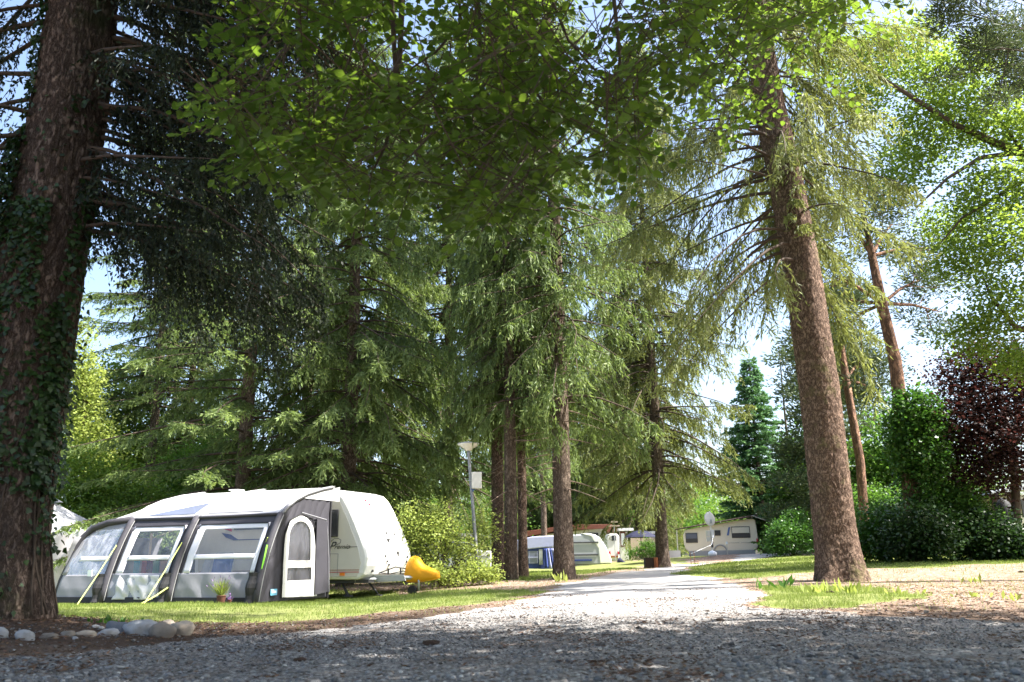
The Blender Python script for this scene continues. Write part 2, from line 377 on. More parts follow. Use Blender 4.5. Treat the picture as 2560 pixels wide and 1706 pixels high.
def terrain():
    V = np.stack([X, Y, Z], -1).reshape(-1, 3); ny, nx = X.shape
    idx = np.arange(nx*ny).reshape(ny, nx)
    Q = np.stack([idx[:-1, :-1], idx[:-1, 1:], idx[1:, 1:], idx[1:, :-1]], -1).reshape(-1, 4)
    xc = V[Q, 0].mean(1); yc = V[Q, 1].mean(1); lw, rd = masks(xc, yc)
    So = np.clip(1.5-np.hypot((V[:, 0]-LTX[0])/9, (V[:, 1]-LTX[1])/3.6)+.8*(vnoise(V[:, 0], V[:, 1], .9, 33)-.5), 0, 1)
    L = lawn.ravel().astype(np.float32); Rr = road.ravel().astype(np.float32)
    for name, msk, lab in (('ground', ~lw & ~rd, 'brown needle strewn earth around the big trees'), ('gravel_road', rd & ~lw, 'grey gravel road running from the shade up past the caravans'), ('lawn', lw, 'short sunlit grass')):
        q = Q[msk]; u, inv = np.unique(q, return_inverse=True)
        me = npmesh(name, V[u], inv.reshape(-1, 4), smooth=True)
        for an, arr in (('lawn', L), ('road', Rr), ('soil', So), ('sun_band', np.clip((V[:, 1]-9.5)/4, 0, .75)*np.clip(.4+1.6*vnoise(V[:, 0], V[:, 1]*.5, .7, 44), 0, 1))):
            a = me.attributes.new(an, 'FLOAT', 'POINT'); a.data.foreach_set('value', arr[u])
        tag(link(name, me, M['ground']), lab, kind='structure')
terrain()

# ------------------------------------------------------------------ foliage builders
def norm(a): return a/np.maximum(np.linalg.norm(a, axis=-1, keepdims=True), 1e-9)
def diamonds(P, D, L, W, rng, nrm=None, mid=.45):
    """one kite-shaped face per row"""
    r = rng.normal(size=P.shape) if nrm is None else nrm
    S = norm(np.cross(D, r)); L = np.asarray(L).reshape(-1, 1); W = np.asarray(W).reshape(-1, 1)
    V = np.stack([P, P+D*L*mid+S*W/2, P+D*L, P+D*L*mid-S*W/2], 1)
    return V
def kitemesh(name, Vs, tones):
    V = np.concatenate(Vs).reshape(-1, 3); n = len(V)//4
    tn = np.repeat(np.concatenate(tones), 4)
    return npmesh(name, V, np.arange(n*4).reshape(-1, 4), tone=np.clip(tn, 0, 1))
def axes_spruce(rng, z0, z1, nb, rfun, up=.15, droop=.45, az=None, centre=lambda z: (0, 0), jitr=.25, dv=.3):
    A = []
    for i in range(nb):
        z = z0+(z1-z0)*(i+rng.random())/nb
        a = rng.uniform(0, 2*math.pi) if az is None else az(rng, z)
        L = rfun(z)*rng.uniform(1-jitr, 1+jitr*.7)
        t = np.linspace(0, 1, 8); cx, cy = centre(z)
        a2 = a+rng.uniform(-.35, .35)*t
        dr = droop*rng.uniform(1-dv, 1+dv); r = L*t*(1-.25*max(0, dr-.6)*t); zz = z+L*(rng.normal(up, .10)*t-dr*t**rng.uniform(1.3, 2.0)+.18*droop*np.maximum(t-.6, 0)*2)
        A.append(np.stack([cx+r*np.cos(a2), cy+r*np.sin(a2), zz], -1))
    return A
def spruce_foliage(rng, A, step=.13, lat=(.3, .8), hang=.8, kt=8, tw=(.10, .2), tww=.035, t0=.12, tip=0.0, sp=.6, core=.03):
    Bs, Ds, Ls, Ts = [], [], [], []
    for ax in A:
        L = np.linalg.norm(ax[-1]-ax[0]); n = max(4, int(L/step))
        t = rng.uniform(t0, 1.0, n)**.85; f = t*7; i = np.minimum(f.astype(int), 6); w = (f-i)[:, None]
        B = ax[i]*(1-w)+ax[i+1]*w; o = norm(ax[i+1]-ax[i]); s = norm(np.cross(o, [0, 0, 1.]))*rng.choice([-1, 1], n)[:, None]
        D = norm(o*rng.uniform(.3, .9, (n, 1))+s*rng.uniform(.2, 1.0, (n, 1))+np.array([0, 0, -1.])*hang*rng.uniform(.4, 1.5, (n, 1)))
        l = (lat[0]+(lat[1]-lat[0])*rng.random(n))*(.45+.75*np.sin(np.pi*np.clip(t*.9+.05, 0, 1)))*min(1, .5+L/4)
        Bs.append(B); Ds.append(D); Ls.append(l); Ts.append(t)
    B = np.concatenate(Bs); D = np.concatenate(Ds); l = np.concatenate(Ls); T = np.concatenate(Ts); n = len(B)
    down = np.array([0, 0, -1.]); Vs, To = [], []
    # core ribbons
    d2 = norm(D+down*hang*.5); P1 = B+D*(l*.5)[:, None]
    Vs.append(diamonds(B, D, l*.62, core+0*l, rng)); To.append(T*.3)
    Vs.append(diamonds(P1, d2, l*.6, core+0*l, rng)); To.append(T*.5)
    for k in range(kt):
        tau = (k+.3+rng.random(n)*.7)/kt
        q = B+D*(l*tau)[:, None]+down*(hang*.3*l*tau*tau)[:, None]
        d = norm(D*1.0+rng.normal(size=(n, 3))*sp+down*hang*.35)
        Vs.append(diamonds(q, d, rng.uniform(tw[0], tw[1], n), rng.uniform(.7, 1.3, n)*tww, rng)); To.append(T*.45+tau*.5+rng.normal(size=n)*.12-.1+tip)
    return Vs, To
def axis_tubes(A, r0=.022, k=.011, n=5):
    mb = MB()
    for ax in A:
        L = np.linalg.norm(ax[-1]-ax[0]); rb = r0+k*L
        mb.tube([ax[i] for i in (0, 1, 2, 3, 5, 7)], [rb, rb*.85, rb*.7, rb*.55, rb*.32, rb*.1], n, cap=False)
    return mb
def meshof(mb, name, smooth=True):
    me = bpy.data.meshes.new(name); me.from_pydata([tuple(p) for p in mb.v], [], mb.f); me.update()
    me.polygons.foreach_set('use_smooth', [smooth]*len(me.polygons)); return me
def trunk_mesh(name, pts, rads, n=24, seg=.18, rough=.03, fl=0, rng=None, bark=0, bs=(9, 3)):
    """tapered trunk with root flare, ridges and bark relief"""
    pts = [Vector(p) for p in pts]; L = [0]
    for a, b in zip(pts, pts[1:]): L.append(L[-1]+(b-a).length)
    m = max(4, int(L[-1]/seg)); V = []; ph = [random.uniform(0, 6.3) for _ in range(4)]
    for i in range(m+1):
        d = L[-1]*i/m
        if fl: d = L[-1]*(i/m)**1.25
        k = max(0, min(len(L)-2, next((q for q in range(len(L)-1) if L[q+1] >= d), len(L)-2)))
        u = (d-L[k])/(L[k+1]-L[k]); u = min(1, max(0, u)); p = pts[k].lerp(pts[k+1], u); r = rads[k]*(1-u)+rads[k+1]*u
        h = d
        for j in range(n):
            a = 2*math.pi*j/n
            rr = r*(1+.04*math.sin(3*a+ph[0]+h*.3)+.025*math.sin(5*a+ph[1]-h*.5))
            if fl: rr += r*fl*math.exp(-h*2.2)*(.55+.45*max(0, math.sin(3*a+ph[2]))+.25*math.sin(5*a+ph[3]))
            x, y = math.cos(a), math.sin(a)
            if bark:
                q = Vector((x*r*bs[0], y*r*bs[0], p.z*bs[1])); q += Vector((noise.noise(q*.7), noise.noise(q*.7+Vector((9, 0, 0))), 0))*.6
                e = min(1, abs(noise.noise(q))*3.2)*.6+min(1, abs(noise.noise(q*2.3))*3)*.4
                rr += bark*(e-.55)*2.0
            else: rr += rough*r*noise.noise(Vector((x*4, y*4, h*2.5)))
            V.append((p.x+x*rr, p.y+y*rr, p.z))
    Fc = [(i*n+j, i*n+(j+1) % n, (i+1)*n+(j+1) % n, (i+1)*n+j) for i in range(m) for j in range(n)]
    return npmesh(name, V, Fc, smooth=True)

def clusters(rng, lobes, n, shell=.45):
    """points spread through ellipsoid lobes, denser towards their outside"""
    vol = np.array([l[1][0]*l[1][1]*l[1][2] for l in lobes])**.75; cnt = np.maximum(1, (n*vol/vol.sum()).astype(int))
    out = []
    for (c, r), k in zip(lobes, cnt):
        d = norm(rng.normal(size=(k, 3))); q = (shell+(1-shell)*rng.random((k, 1))**.6)*rng.uniform(.82, 1.12, (k, 1))
        out.append(np.array(c)+d*q*np.array(r))
    return np.concatenate(out)
def leaf_cloud(rng, C, per, spread, size, flat=.55, light=None, hexa=False):
    n = len(C)*per
    P = np.repeat(C, per, 0)+rng.normal(size=(n, 3))*spread*np.array([1, 1, flat])
    D = norm(rng.normal(size=(n, 3))*np.array([1, 1, .55])+np.array([0, 0, -.25]))
    N = norm(rng.normal(size=(n, 3))*.55+np.array([0, 0, 1.]))
    S = np.cross(D, N); L = size*rng.uniform(.65, 1.3, n); tn = rng.random(len(C)); tn = np.repeat(tn, per)*.6+rng.random(n)*.4
    V = diamonds(P, D, L, L*.72, rng, nrm=N, mid=.42)
    return V, tn
def limbs(rng, root, lobes, k=3, r=.12, mb=None):
    mb = mb or MB()
    for c, rad in lobes:
        for _ in range(k):
            e = Vector(c)+Vector(rng.normal(size=3))*min(rad)*.45
            s = Vector(root) + (e-Vector(root))*.0
            pts = [s+(e-s)*t+Vector(rng.normal(size=3))*(.12*(t*(1-t))*4)*(e-s).length*.25 for t in (0, .25, .5, .75, 1)]
            mb.tube(pts, [r, r*.75, r*.5, r*.3, r*.08], 6, cap=False)
    return mb

# ------------------------------------------------------------------ trees
rng = np.random.default_rng(7); random.seed(5)

# --- big ivy-clad spruce trunk near the camera, left
LT = base(-22, 1548, 8.7)
def lt(px, py): p = at(px, py, 8.75); return (p.x-LT.x, p.y-LT.y, p.z-LT.z)
tl = thing('spruce_tree', 'huge ivy clad spruce trunk rising out of frame beside the row of boulders', 'tree', LT)
lp = [(0, 0, -.15), lt(-6, 1300), lt(48, 980), lt(104, 653), lt(148, 435), lt(182, 218), lt(208, 0), lt(240, -500)]
lp[0] = (0, 0, -.15)
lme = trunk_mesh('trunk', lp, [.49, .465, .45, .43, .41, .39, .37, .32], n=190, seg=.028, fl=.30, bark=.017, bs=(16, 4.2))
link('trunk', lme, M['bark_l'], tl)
def lean(z):
    for a, b in zip(lp, lp[1:]):
        if b[2] >= z: u = (z-a[2])/(b[2]-a[2]); return (a[0]+(b[0]-a[0])*u, a[1]+(b[1]-a[1])*u)
    return lp[-1][:2]
r1 = np.random.default_rng(3)
def left_az(r, z):
    return r.choice([r.uniform(-.5, .75), r.uniform(-.2, 1.6), r.uniform(2.6, 4.0), r.uniform(0, 6.28)], p=[.5, .12, .26, .12])
A = axes_spruce(r1, 4.0, 10.5, 118, lambda z: 2.8+.15*max(0, z-5), up=.12, droop=.62, az=left_az, centre=lean)
A = [a for a in A]
for i, ax in enumerate(A):
    if np.linalg.norm(ax[-1]-ax[0]) > 2.2 and i % 3 == 0:
        axis_tubes([ax], .012, .006, 6).build('branch', M['twig'], tl, smooth=True)
me = meshof(axis_tubes([a for i, a in enumerate(A) if not (np.linalg.norm(a[-1]-a[0]) > 2.2 and i % 3 == 0)], .018, .007), 'small_branches'); tag(link('small_branches', me, M['twig'], tl), kind='stuff')
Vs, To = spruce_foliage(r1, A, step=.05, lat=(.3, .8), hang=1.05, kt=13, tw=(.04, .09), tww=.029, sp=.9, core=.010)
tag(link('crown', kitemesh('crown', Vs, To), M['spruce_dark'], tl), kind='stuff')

# ivy climbing it
r2 = np.random.default_rng(11)
ivyP, ivyN = [], []
def ivy_patch(n, z0, z1, a0, a1, thick=.07, dens=None):
    """angles in degrees, 270 = towards the camera, 180 = its left, 360 = its right"""
    for _ in range(n):
        z = r2.uniform(z0, z1); a = R(r2.uniform(a0, a1))
        if noise.noise(Vector((a*1.7, z*1.1, 3.3)))+.25 < r2.uniform(-.3, .5): continue
        c = lean(z); rr = np.interp(z, [q[2] for q in lp], [.49, .465, .45, .43, .41, .39, .37, .32])+.30*.4*math.exp(-z*2.2)+r2.uniform(.005, thick)
        ivyP.append((c[0]+rr*math.cos(a), c[1]+rr*math.sin(a), z)); ivyN.append((math.cos(a), math.sin(a), .35))
ivy_patch(2600, 2.5, 5.2, 175, 245, .16); ivy_patch(900, 3.0, 4.3, 240, 300); ivy_patch(1400, .6, 4.6, 325, 372, .15)
ivy_patch(700, 2.2, 3.2, 250, 345, .05); ivy_patch(800, 1.2, 2.2, 285, 350, .07); ivy_patch(900, .5, 2.6, 180, 235, .12); ivy_patch(60, 0, .8, 250, 330, .05)
ivy_patch(500, 5.2, 7.4, 185, 240, .08); ivy_patch(160, 4.3, 5.6, 250, 345, .04)
P = np.array(ivyP); N = norm(np.array(ivyN)+r2.normal(size=P.shape)*.45); D = norm(r2.normal(size=P.shape)*.6+np.array([0, 0, -.8])); D = norm(D-N*(D*N).sum(1, keepdims=True))
n = len(P); S = norm(np.cross(D, N)); L = r2.uniform(.045, .08, n)[:, None]
V = np.stack([P, P+D*L*.25+S*L*.5, P+D*L+N*L*.1, P+D*L*.25-S*L*.5], 1)
iv = thing('ivy', 'dark ivy climbing the huge trunk beside the boulders', 'ivy', LT)
tag(link('foliage', kitemesh('foliage', [V], [r2.random(n)]), M['ivy'], iv), kind='stuff')
mb = MB()
for k in range(9):
    a = R([190, 205, 222, 335, 350, 362, 230, 300, 345][k]); pts = []
    for z in np.linspace(.02, [5, 4.6, 5.1, 4.4, 4.1, 3.6, 3.2, 2.4, 3.0][k], 22):
        c = lean(z); a += random.uniform(-.07, .07); rr = np.interp(z, [q[2] for q in lp], [.49, .465, .45, .43, .41, .39, .37, .32])+.30*.5*math.exp(-z*2.2)+.012
        pts.append((c[0]+rr*math.cos(a), c[1]+rr*math.sin(a), z))
    mb.tube(pts, .011, 5)
mb.build('stem', M['twig'], iv, smooth=True)

# --- right foreground spruce
RT = base(2105, 1452, 17)
def rt(px, py): p = at(px, py, 17.05); return (p.x-RT.x, p.y-RT.y, p.z-RT.z)
tr = thing('spruce_tree', 'tall leaning spruce with thick bare trunk standing on the needle strewn mound', 'tree', RT)
rp = [(0, 0, -.2), rt(2088, 1330), rt(2050, 979), rt(2002, 653), rt(1965, 450), rt(1926, 272), rt(1890, 60), rt(1850, -250), rt(1820, -700)]
rp[0] = (0, 0, -.2)
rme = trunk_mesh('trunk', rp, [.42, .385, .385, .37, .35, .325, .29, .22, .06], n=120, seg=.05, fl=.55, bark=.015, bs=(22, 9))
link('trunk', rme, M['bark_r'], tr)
def leanr(z):
    for a, b in zip(rp, rp[1:]):
        if b[2] >= z: u = (z-a[2])/(b[2]-a[2]); return (a[0]+(b[0]-a[0])*u, a[1]+(b[1]-a[1])*u)
    return rp[-1][:2]
r3 = np.random.default_rng(21)
rraz = lambda r, z: r.uniform(-1.2, 1.8) if (z > 10.8 and r.random() < .6) else r.choice([r.uniform(2.4, 3.9), r.uniform(.72, 1.6), r.uniform(-1.8, -1.2), r.uniform(1.4, 4.6)], p=[.36, .34, .16, .14])
A = axes_spruce(r3, 6.3, 9.6, 26, lambda z: 3.5, up=.16, droop=.85, az=rraz, centre=leanr)
A2 = axes_spruce(r3, 8.2, 15.5, 96, lambda z: max(.8, 4.3-.34*(z-8.5)), up=.2, droop=.5, az=rraz, centre=leanr)
for i, ax in enumerate(A+A2):
    if i < 52: axis_tubes([ax], .014, .0065, 7).build('branch', M['twig'], tr, smooth=True)
me = meshof(axis_tubes((A+A2)[52:], .012, .005), 'small_branches'); tag(link('small_branches', me, M['twig'], tr), kind='stuff')
right = [a for a in A+A2 if a[-1][0] > a[0][0]]; left = [a for a in A+A2 if a[-1][0] <= a[0][0]]
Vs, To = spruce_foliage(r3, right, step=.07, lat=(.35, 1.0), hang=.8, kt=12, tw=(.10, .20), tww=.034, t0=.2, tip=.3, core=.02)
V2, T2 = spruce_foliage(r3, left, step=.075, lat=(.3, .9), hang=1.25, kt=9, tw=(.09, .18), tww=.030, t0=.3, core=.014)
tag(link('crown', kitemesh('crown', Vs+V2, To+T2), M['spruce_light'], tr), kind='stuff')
# a few short green sprays growing straight from its trunk
Ap = axes_spruce(r3, 7.2, 9.4, 10, lambda z: .7, up=.1, droop=.5, az=lambda r, z: r.uniform(3.9, 5.6), centre=leanr)
Vs, To = spruce_foliage(r3, Ap, step=.03, lat=(.15, .4), hang=.8, kt=6, tw=(.07, .14), tww=.028, tip=.4)
tag(link('trunk_sprays', kitemesh('trunk_sprays', Vs, To), M['spruce_light'], tr), kind='stuff')

# --- shared spruce kinds, each 24 m tall, base at the origin
def spruce_kind(seed, z0, z1, nb, rfun, up, droop, dead=0, az=None, **kw):
    r = np.random.default_rng(seed)
    A = axes_spruce(r, z0, z1, nb, rfun, up, droop, az=az)
    cm = kitemesh('crown', *spruce_foliage(r, A, **kw)); bm = meshof(axis_tubes(A, .02, .007, 4), 'branches')
    dm = None
    if dead:
        D = axes_spruce(r, max(2.2, z0-3.2), z0+2.5, dead, lambda z: 1.7, .1, .35)
        dm = meshof(axis_tubes(D, .012, .008, 4), 'dead_branches')
    return cm, bm, dm
cone = lambda r0, zt, zs, p=.75: (lambda z: max(.35, r0*min(1, (zt-z)/(zt-zs))**p))
K = {
 'weep': spruce_kind(31, 1.6, 24, 330, cone(3.9, 25, 9), .12, .55, hang=1.0, step=.10, kt=13, tww=.042, tw=(.12, .22)),
 'weep2': spruce_kind(32, 2.6, 24, 290, cone(3.4, 25, 8), .16, .62, dead=10, hang=1.4, step=.11, kt=13, tww=.042, tw=(.12, .22), lat=(.35, .95)),
 'tall': spruce_kind(33, 5.2, 24, 230, cone(2.9, 25, 10), .1, .6, dead=30, hang=1.2, step=.11, kt=12, tww=.042, tw=(.12, .22)),
 'flat': spruce_kind(34, 1.8, 22, 165, cone(4.4, 25, 6, .9), .12, .32, dead=4, hang=.42, step=.085, kt=13, tww=.042, tw=(.10, .2), lat=(.25, .7)),
 'fir': spruce_kind(35, .3, 14.3, 420, lambda z: .12+3.1*(1-z/14.6)**.85, .28, .25, hang=.25, step=.10, kt=8, tww=.085, tw=(.14, .26), lat=(.25, .55)),
}
def conifer(name, label, p, kind, mat, th, tr_, rz=0, s=1.0, bark='bark', top=None, grp=None, fl=.35, hs=1.0, zo=0):
    t = thing(name, label, 'tree', p, 0, grp)
    H = 24.0 if kind != 'fir' else 14.3
    pts = [(0, 0, -.2), (.02, .02, H*.3), (-.03, .05, H*.6), (0, 0, H)]
    if top: pts = [(top[0]*u, top[1]*u, z) for (x, y, z), u in zip(pts, (0, .3, .6, 1))]
    link('trunk', trunk_mesh('trunk', pts, [tr_, tr_*.82, tr_*.5, .03], n=20, seg=.3, fl=fl, rough=.07), M[bark], t)
    c, b, d = K[kind]
    for nm, me, mt in (('crown', c, mat), ('branches', b, 'twig'), ('dead_branches', d, 'deadtwig')):
        if me is None: continue
        o = link(nm, me, None, t, rot=(0, 0, rz), scale=(s, s, hs), loc=(0, 0, zo))
        if not me.materials: me.materials.append(M[mt])
        o.material_slots[0].link = 'OBJECT'; o.material_slots[0].material = M[mt]
        tag(o, kind='stuff')
    return t
G1 = 'tall spruces behind the awning and along the road'
conifer('spruce_tree', 'spruce with reddish trunk and flat dark tiers over the left part of the awning', base(590, 1440, 28), 'flat', 'spruce', 1, .26, .4, 1.12, grp=G1)
conifer('spruce_tree', 'broad sunlit weeping spruce rising over the front of the white caravan', base(862, 1452, 28.5), 'weep', 'spruce', 1, .27, 1.7, 1.05, grp=G1)
conifer('spruce_tree', 'half hidden spruce between the flat tiered and the weeping one', base(745, 1440, 33), 'weep2', 'spruce', 1, .24, 3.9, .95, grp=G1)
conifer('spruce_tree', 'slender grey brown spruce trunk just right of the lamp post bush', base(1278, 1448, 25.6), 'tall', 'spruce', 1, .20, .9, .7, grp=G1, fl=.2)
conifer('spruce_tree', 'mossy spruce trunk pressed behind its slender neighbour', base(1308, 1446, 27.2), 'tall', 'spruce', 1, .15, 3.3, .62, bark='bark_r', grp=G1, fl=.5)
conifer('spruce_tree', 'short thick mossy trunk rising from the weeds behind the leafy bush', base(1246, 1444, 27.5), 'tall', 'spruce', 1, .21, 5.0, .6, zo=.2, bark='bark_r', grp=G1, fl=.4)
conifer('spruce_tree', 'thickest roadside spruce standing before the grey caravan side', base(1412, 1446, 25), 'tall', 'spruce', 1, .285, 2.2, 1.0, grp=G1, fl=.6)
conifer('spruce_tree', 'spruce trunk beside the wooden planter box at the road bend', base(1658, 1418, 38), 'weep', 'spruce_light', 1, .28, 4.4, 1.02, zo=2.3, grp=G1, fl=.6)
conifer('spruce_tree', 'pale drooping spruce behind the grey caravan', base(1600, 1400, 70), 'weep', 'spruce_light', 1, .25, 2.9, 1.2, grp=G1)
conifer('spruce_tree', 'thin spruce trunk standing against the red edged roof', base(1362, 1410, 61), 'tall', 'spruce', 1, .22, .2, 1.1, zo=2, grp=G1, fl=.2)
conifer('spruce_tree', 'dark spruce filling the gap behind the lamp', base(1120, 1430, 35), 'weep', 'spruce', 1, .24, 5.1, 1.05, zo=2.2, grp=G1)
conifer('spruce_tree', 'spruce top rising far beyond the red edged roof', base(1300, 1400, 76), 'weep', 'spruce', 1, .3, 1.2, 1.35, grp=G1)
conifer('spruce_tree', 'spruce top far beyond the navy parasol', base(1540, 1400, 80), 'weep2', 'spruce', 1, .3, 4.2, 1.35, grp=G1)
conifer('spruce_tree', 'spruce beyond the caravan roof, behind the weeping one', base(960, 1432, 38), 'flat', 'spruce', 1, .24, 2.5, 1.05, grp=G1)
conifer('spruce_tree', 'far spruce seen between the thickest roadside trunk and the road bend', base(1450, 1400, 74), 'weep', 'spruce', 1, .24, .5, 1.3, grp=G1)
conifer('spruce_tree', 'tall loose spruce behind the ivy clad trunk', base(350, 1430, 38), 'flat', 'spruce', 1, .22, 3.6, 1.0, zo=6, grp=G1)
conifer('spruce_tree', 'bluish spruce between the yellow green tree and the flat tiered spruce', base(440, 1430, 40), 'weep', 'spruce', 1, .22, 4.0, .85, grp=G1)
conifer('spruce_tree', 'far spruce rising left of the ivy clad trunk', base(-330, 1440, 30), 'weep', 'spruce', 1, .24, 3.0, .9, grp=G1)
conifer('fir_tree', 'dense bluish green cone shaped fir beyond the beige caravan', base(1915, 1392, 62), 'fir', 'fir', 1, .2, 0, 1.22)
conifer('fir_tree', 'small fresh green fir leaning against the cone shaped one', base(1998, 1392, 58), 'fir', 'green', 1, .15, 2, .85, hs=.55)

# --- pines on the right
def pine(label, pts, rads, clumps, leafn, mat='pine', bark='bark_pine', s=.2, seed=1, spread=.38, limb=.07, nw=.16):
    r = np.random.default_rng(seed); p0 = Vector(pts[0]); t = thing('pine_tree', label, 'tree', p0)
    L = [Vector(p)-p0 for p in pts]
    link('trunk', trunk_mesh('trunk', L, rads, n=24, seg=.2, fl=.15, rough=.08), M[bark], t)
    mb = MB(); C = []
    for (c, rad) in clumps:
        c = Vector(c)-p0; top = min(L, key=lambda q: (q-c-Vector((0, 0, -.5))).length)
        mid = top.lerp(c, .5)+Vector((0, 0, .12)); mb.tube([top, mid, c], [limb, limb*.7, limb*.3], 6, cap=False)
        for _ in range(6):
            e = c+Vector(r.normal(size=3))*rad*.6; mb.tube([mid.lerp(c, r.random()), e], [limb*.25, .008], 4, cap=False); C.append(e)
    mb.build('branches', M[bark], t, smooth=True)['kind'] = 'stuff'
    C = np.array([list(c) for c in C]); per = leafn//len(C); n = len(C)*per
    q = norm(r.normal(size=(n, 3)))*np.array([1, 1, .45]); P = np.repeat(C, per, 0)+q*spread*r.random((n, 1))**.5
    D = norm(q+r.normal(size=(n, 3))*.35+np.array([0, 0, .25]))
    tag(link('crown', kitemesh('crown', [diamonds(P, D, r.uniform(.6, 1.3, n)*s, np.full(n, s*nw), r)], [r.random(n)]), M[mat], t), kind='stuff')
def a3(px, py, Y): return tuple(at(px, py, Y))
pine('pine with peeling orange trunk rising out of the ivy clad stump', [base(2290, 1390, 27), a3(2275, 1200, 27), a3(2238, 900, 27), a3(2205, 760, 27), a3(2180, 640, 27), a3(2150, 500, 27)], [.27, .24, .20, .17, .13, .06],
     [((*a3(px, py, Y),), 1.1) for px, py, Y in [(2080, 690, 26), (2120, 560, 27), (2230, 560, 28), (2330, 620, 28), (2060, 760, 28), (2300, 700, 29), (2180, 470, 27), (2110, 820, 30), (2350, 780, 30)]], 13000, seed=4, spread=.85, nw=.26)
pine('slim leaning pine with thin reddish trunk behind the hedge', [base(2168, 1380, 34), a3(2150, 1150, 34), a3(2115, 950, 34), a3(2096, 820, 34), a3(2085, 700, 34)], [.19, .17, .15, .12, .04],
     [((*a3(px, py, Y),), 1.1) for px, py, Y in [(2060, 830, 34), (2140, 820, 35), (2080, 730, 34), (2030, 900, 35), (2160, 900, 36), (2090, 990, 37), (2190, 980, 36)]], 14000, seed=5, spread=1.0, nw=.28)
pine('dark pine with stepped boughs beyond the cone shaped fir', [base(2040, 1390, 52), a3(2045, 1200, 52), a3(2050, 1000, 52), a3(2055, 830, 52)], [.24, .2, .14, .05],
     [((*a3(px, py, Y),), 1.5) for px, py, Y in [(2010, 930, 52), (2000, 1010, 52), (2100, 900, 53), (2020, 1090, 51), (2050, 1180, 52), (2060, 1240, 50), (2100, 1080, 53), (2140, 1200, 52), (2050, 860, 52), (2010, 1290, 52), (2120, 980, 54), (2020, 1040, 50)]], 26000, seed=6, spread=1.4, s=.30, nw=.34)
pine('pine bough reaching in over the top right corner', [tuple(base(3000, 1500, 15)), a3(2950, 700, 15), a3(2900, 200, 15), a3(2860, -150, 15)], [.26, .24, .2, .1],
     [((*a3(px, py, Y),), .5) for px, py, Y in [(2520, 60, 14.2), (2450, 130, 14.5), (2400, 30, 14), (2540, 180, 14.6), (2330, 10, 14), (2480, -40, 14.4), (2590, 110, 14.8), (2500, 120, 13.8)]], 12000, seed=8, spread=.36, s=.13, limb=.03, nw=.2, bark='twig')

# --- broadleaf trees and shrubs
def lobe(px, py, Y, rx, ry, ryd=None):
    p = at(px, py, Y); k = Y/F*1.03
    return (tuple(p), (rx*k, (ryd or rx)*k, ry*k))
def leafy(name, label, cat, root, lobes, ncl, per, size, mat, seed, spread=.32, stem='stem', lr=.06, lk=2, mats=None, bark='twig', trunk=None, shell=.4, grp=None, flat=.6):
    r = np.random.default_rng(seed); root = Vector(root); t = thing(name, label, cat, root, 0, grp)
    lb = [(tuple(Vector(c)-root), rad) for c, rad in lobes]
    C = clusters(r, lb, ncl, shell); C[:, 2] = np.maximum(C[:, 2], .06)
    V, tn = leaf_cloud(r, C, per, spread, size, flat)
    tag(link('crown' if trunk is not None else 'foliage', kitemesh('crown', [V], [tn]), M[mat], t), kind='stuff')
    if trunk is not None:
        tp = [Vector(q)-root for q in trunk[0]]
        link('trunk', trunk_mesh('trunk', tp, trunk[1], n=20, seg=.2, fl=.25, rough=.09), M[bark], t); s = tp[-1]
        mb = limbs(r, s, lb, lk, lr); nm = 'limbs'
    else: mb = limbs(r, (0, 0, -.05), lb, lk, lr); nm = stem
    mb.build(nm, M[bark], t, smooth=True)
    return t
# behind the awning, left
leafy('shrub', 'bright green bushy thicket behind the white pavilion', 'shrub', base(250, 1440, 31), [lobe(200, 1200, 31, 75, 95), lobe(290, 1230, 31.5, 80, 75), lobe(370, 1260, 31, 60, 50), lobe(150, 1290, 30, 50, 80), lobe(240, 1330, 30, 110, 60)], 900, 22, .115, 'maple', 41, .3)
leafy('broadleaf_tree', 'yellow green tree glowing in the sun left of the flat tiered spruce', 'tree', base(300, 1420, 40), [lobe(280, 980, 40, 90, 90), lobe(200, 1060, 40, 70, 80), lobe(360, 1060, 41, 80, 90), lobe(270, 1130, 39, 110, 70), lobe(420, 1150, 41, 70, 70)], 1100, 22, .15, 'maple', 42, .42, trunk=([base(300, 1420, 40), a3(295, 1200, 40)], [.2, .14]), lr=.08)
leafy('broadleaf_tree', 'dark leafy tree in the shade behind the awning roof', 'tree', base(480, 1420, 36), [lobe(470, 1200, 36, 90, 70), lobe(560, 1150, 37, 70, 80), lobe(420, 1280, 35, 80, 45), lobe(580, 1250, 36, 80, 50), lobe(700, 1210, 38, 70, 60)], 900, 22, .13, 'green', 43, .4, trunk=([base(480, 1420, 36), a3(485, 1300, 36)], [.15, .1]))
leafy('weeping_conifer', 'feathery yellow green conifer peeping past the ivy clad trunk', 'tree', base(215, 1430, 33), [lobe(205, 1010, 33, 40, 120), lobe(200, 900, 33, 25, 90), lobe(230, 1140, 33, 60, 70)], 500, 22, .12, 'lime', 44, .3, trunk=([base(215, 1430, 33), a3(210, 1000, 33)], [.14, .06]), flat=1.6)
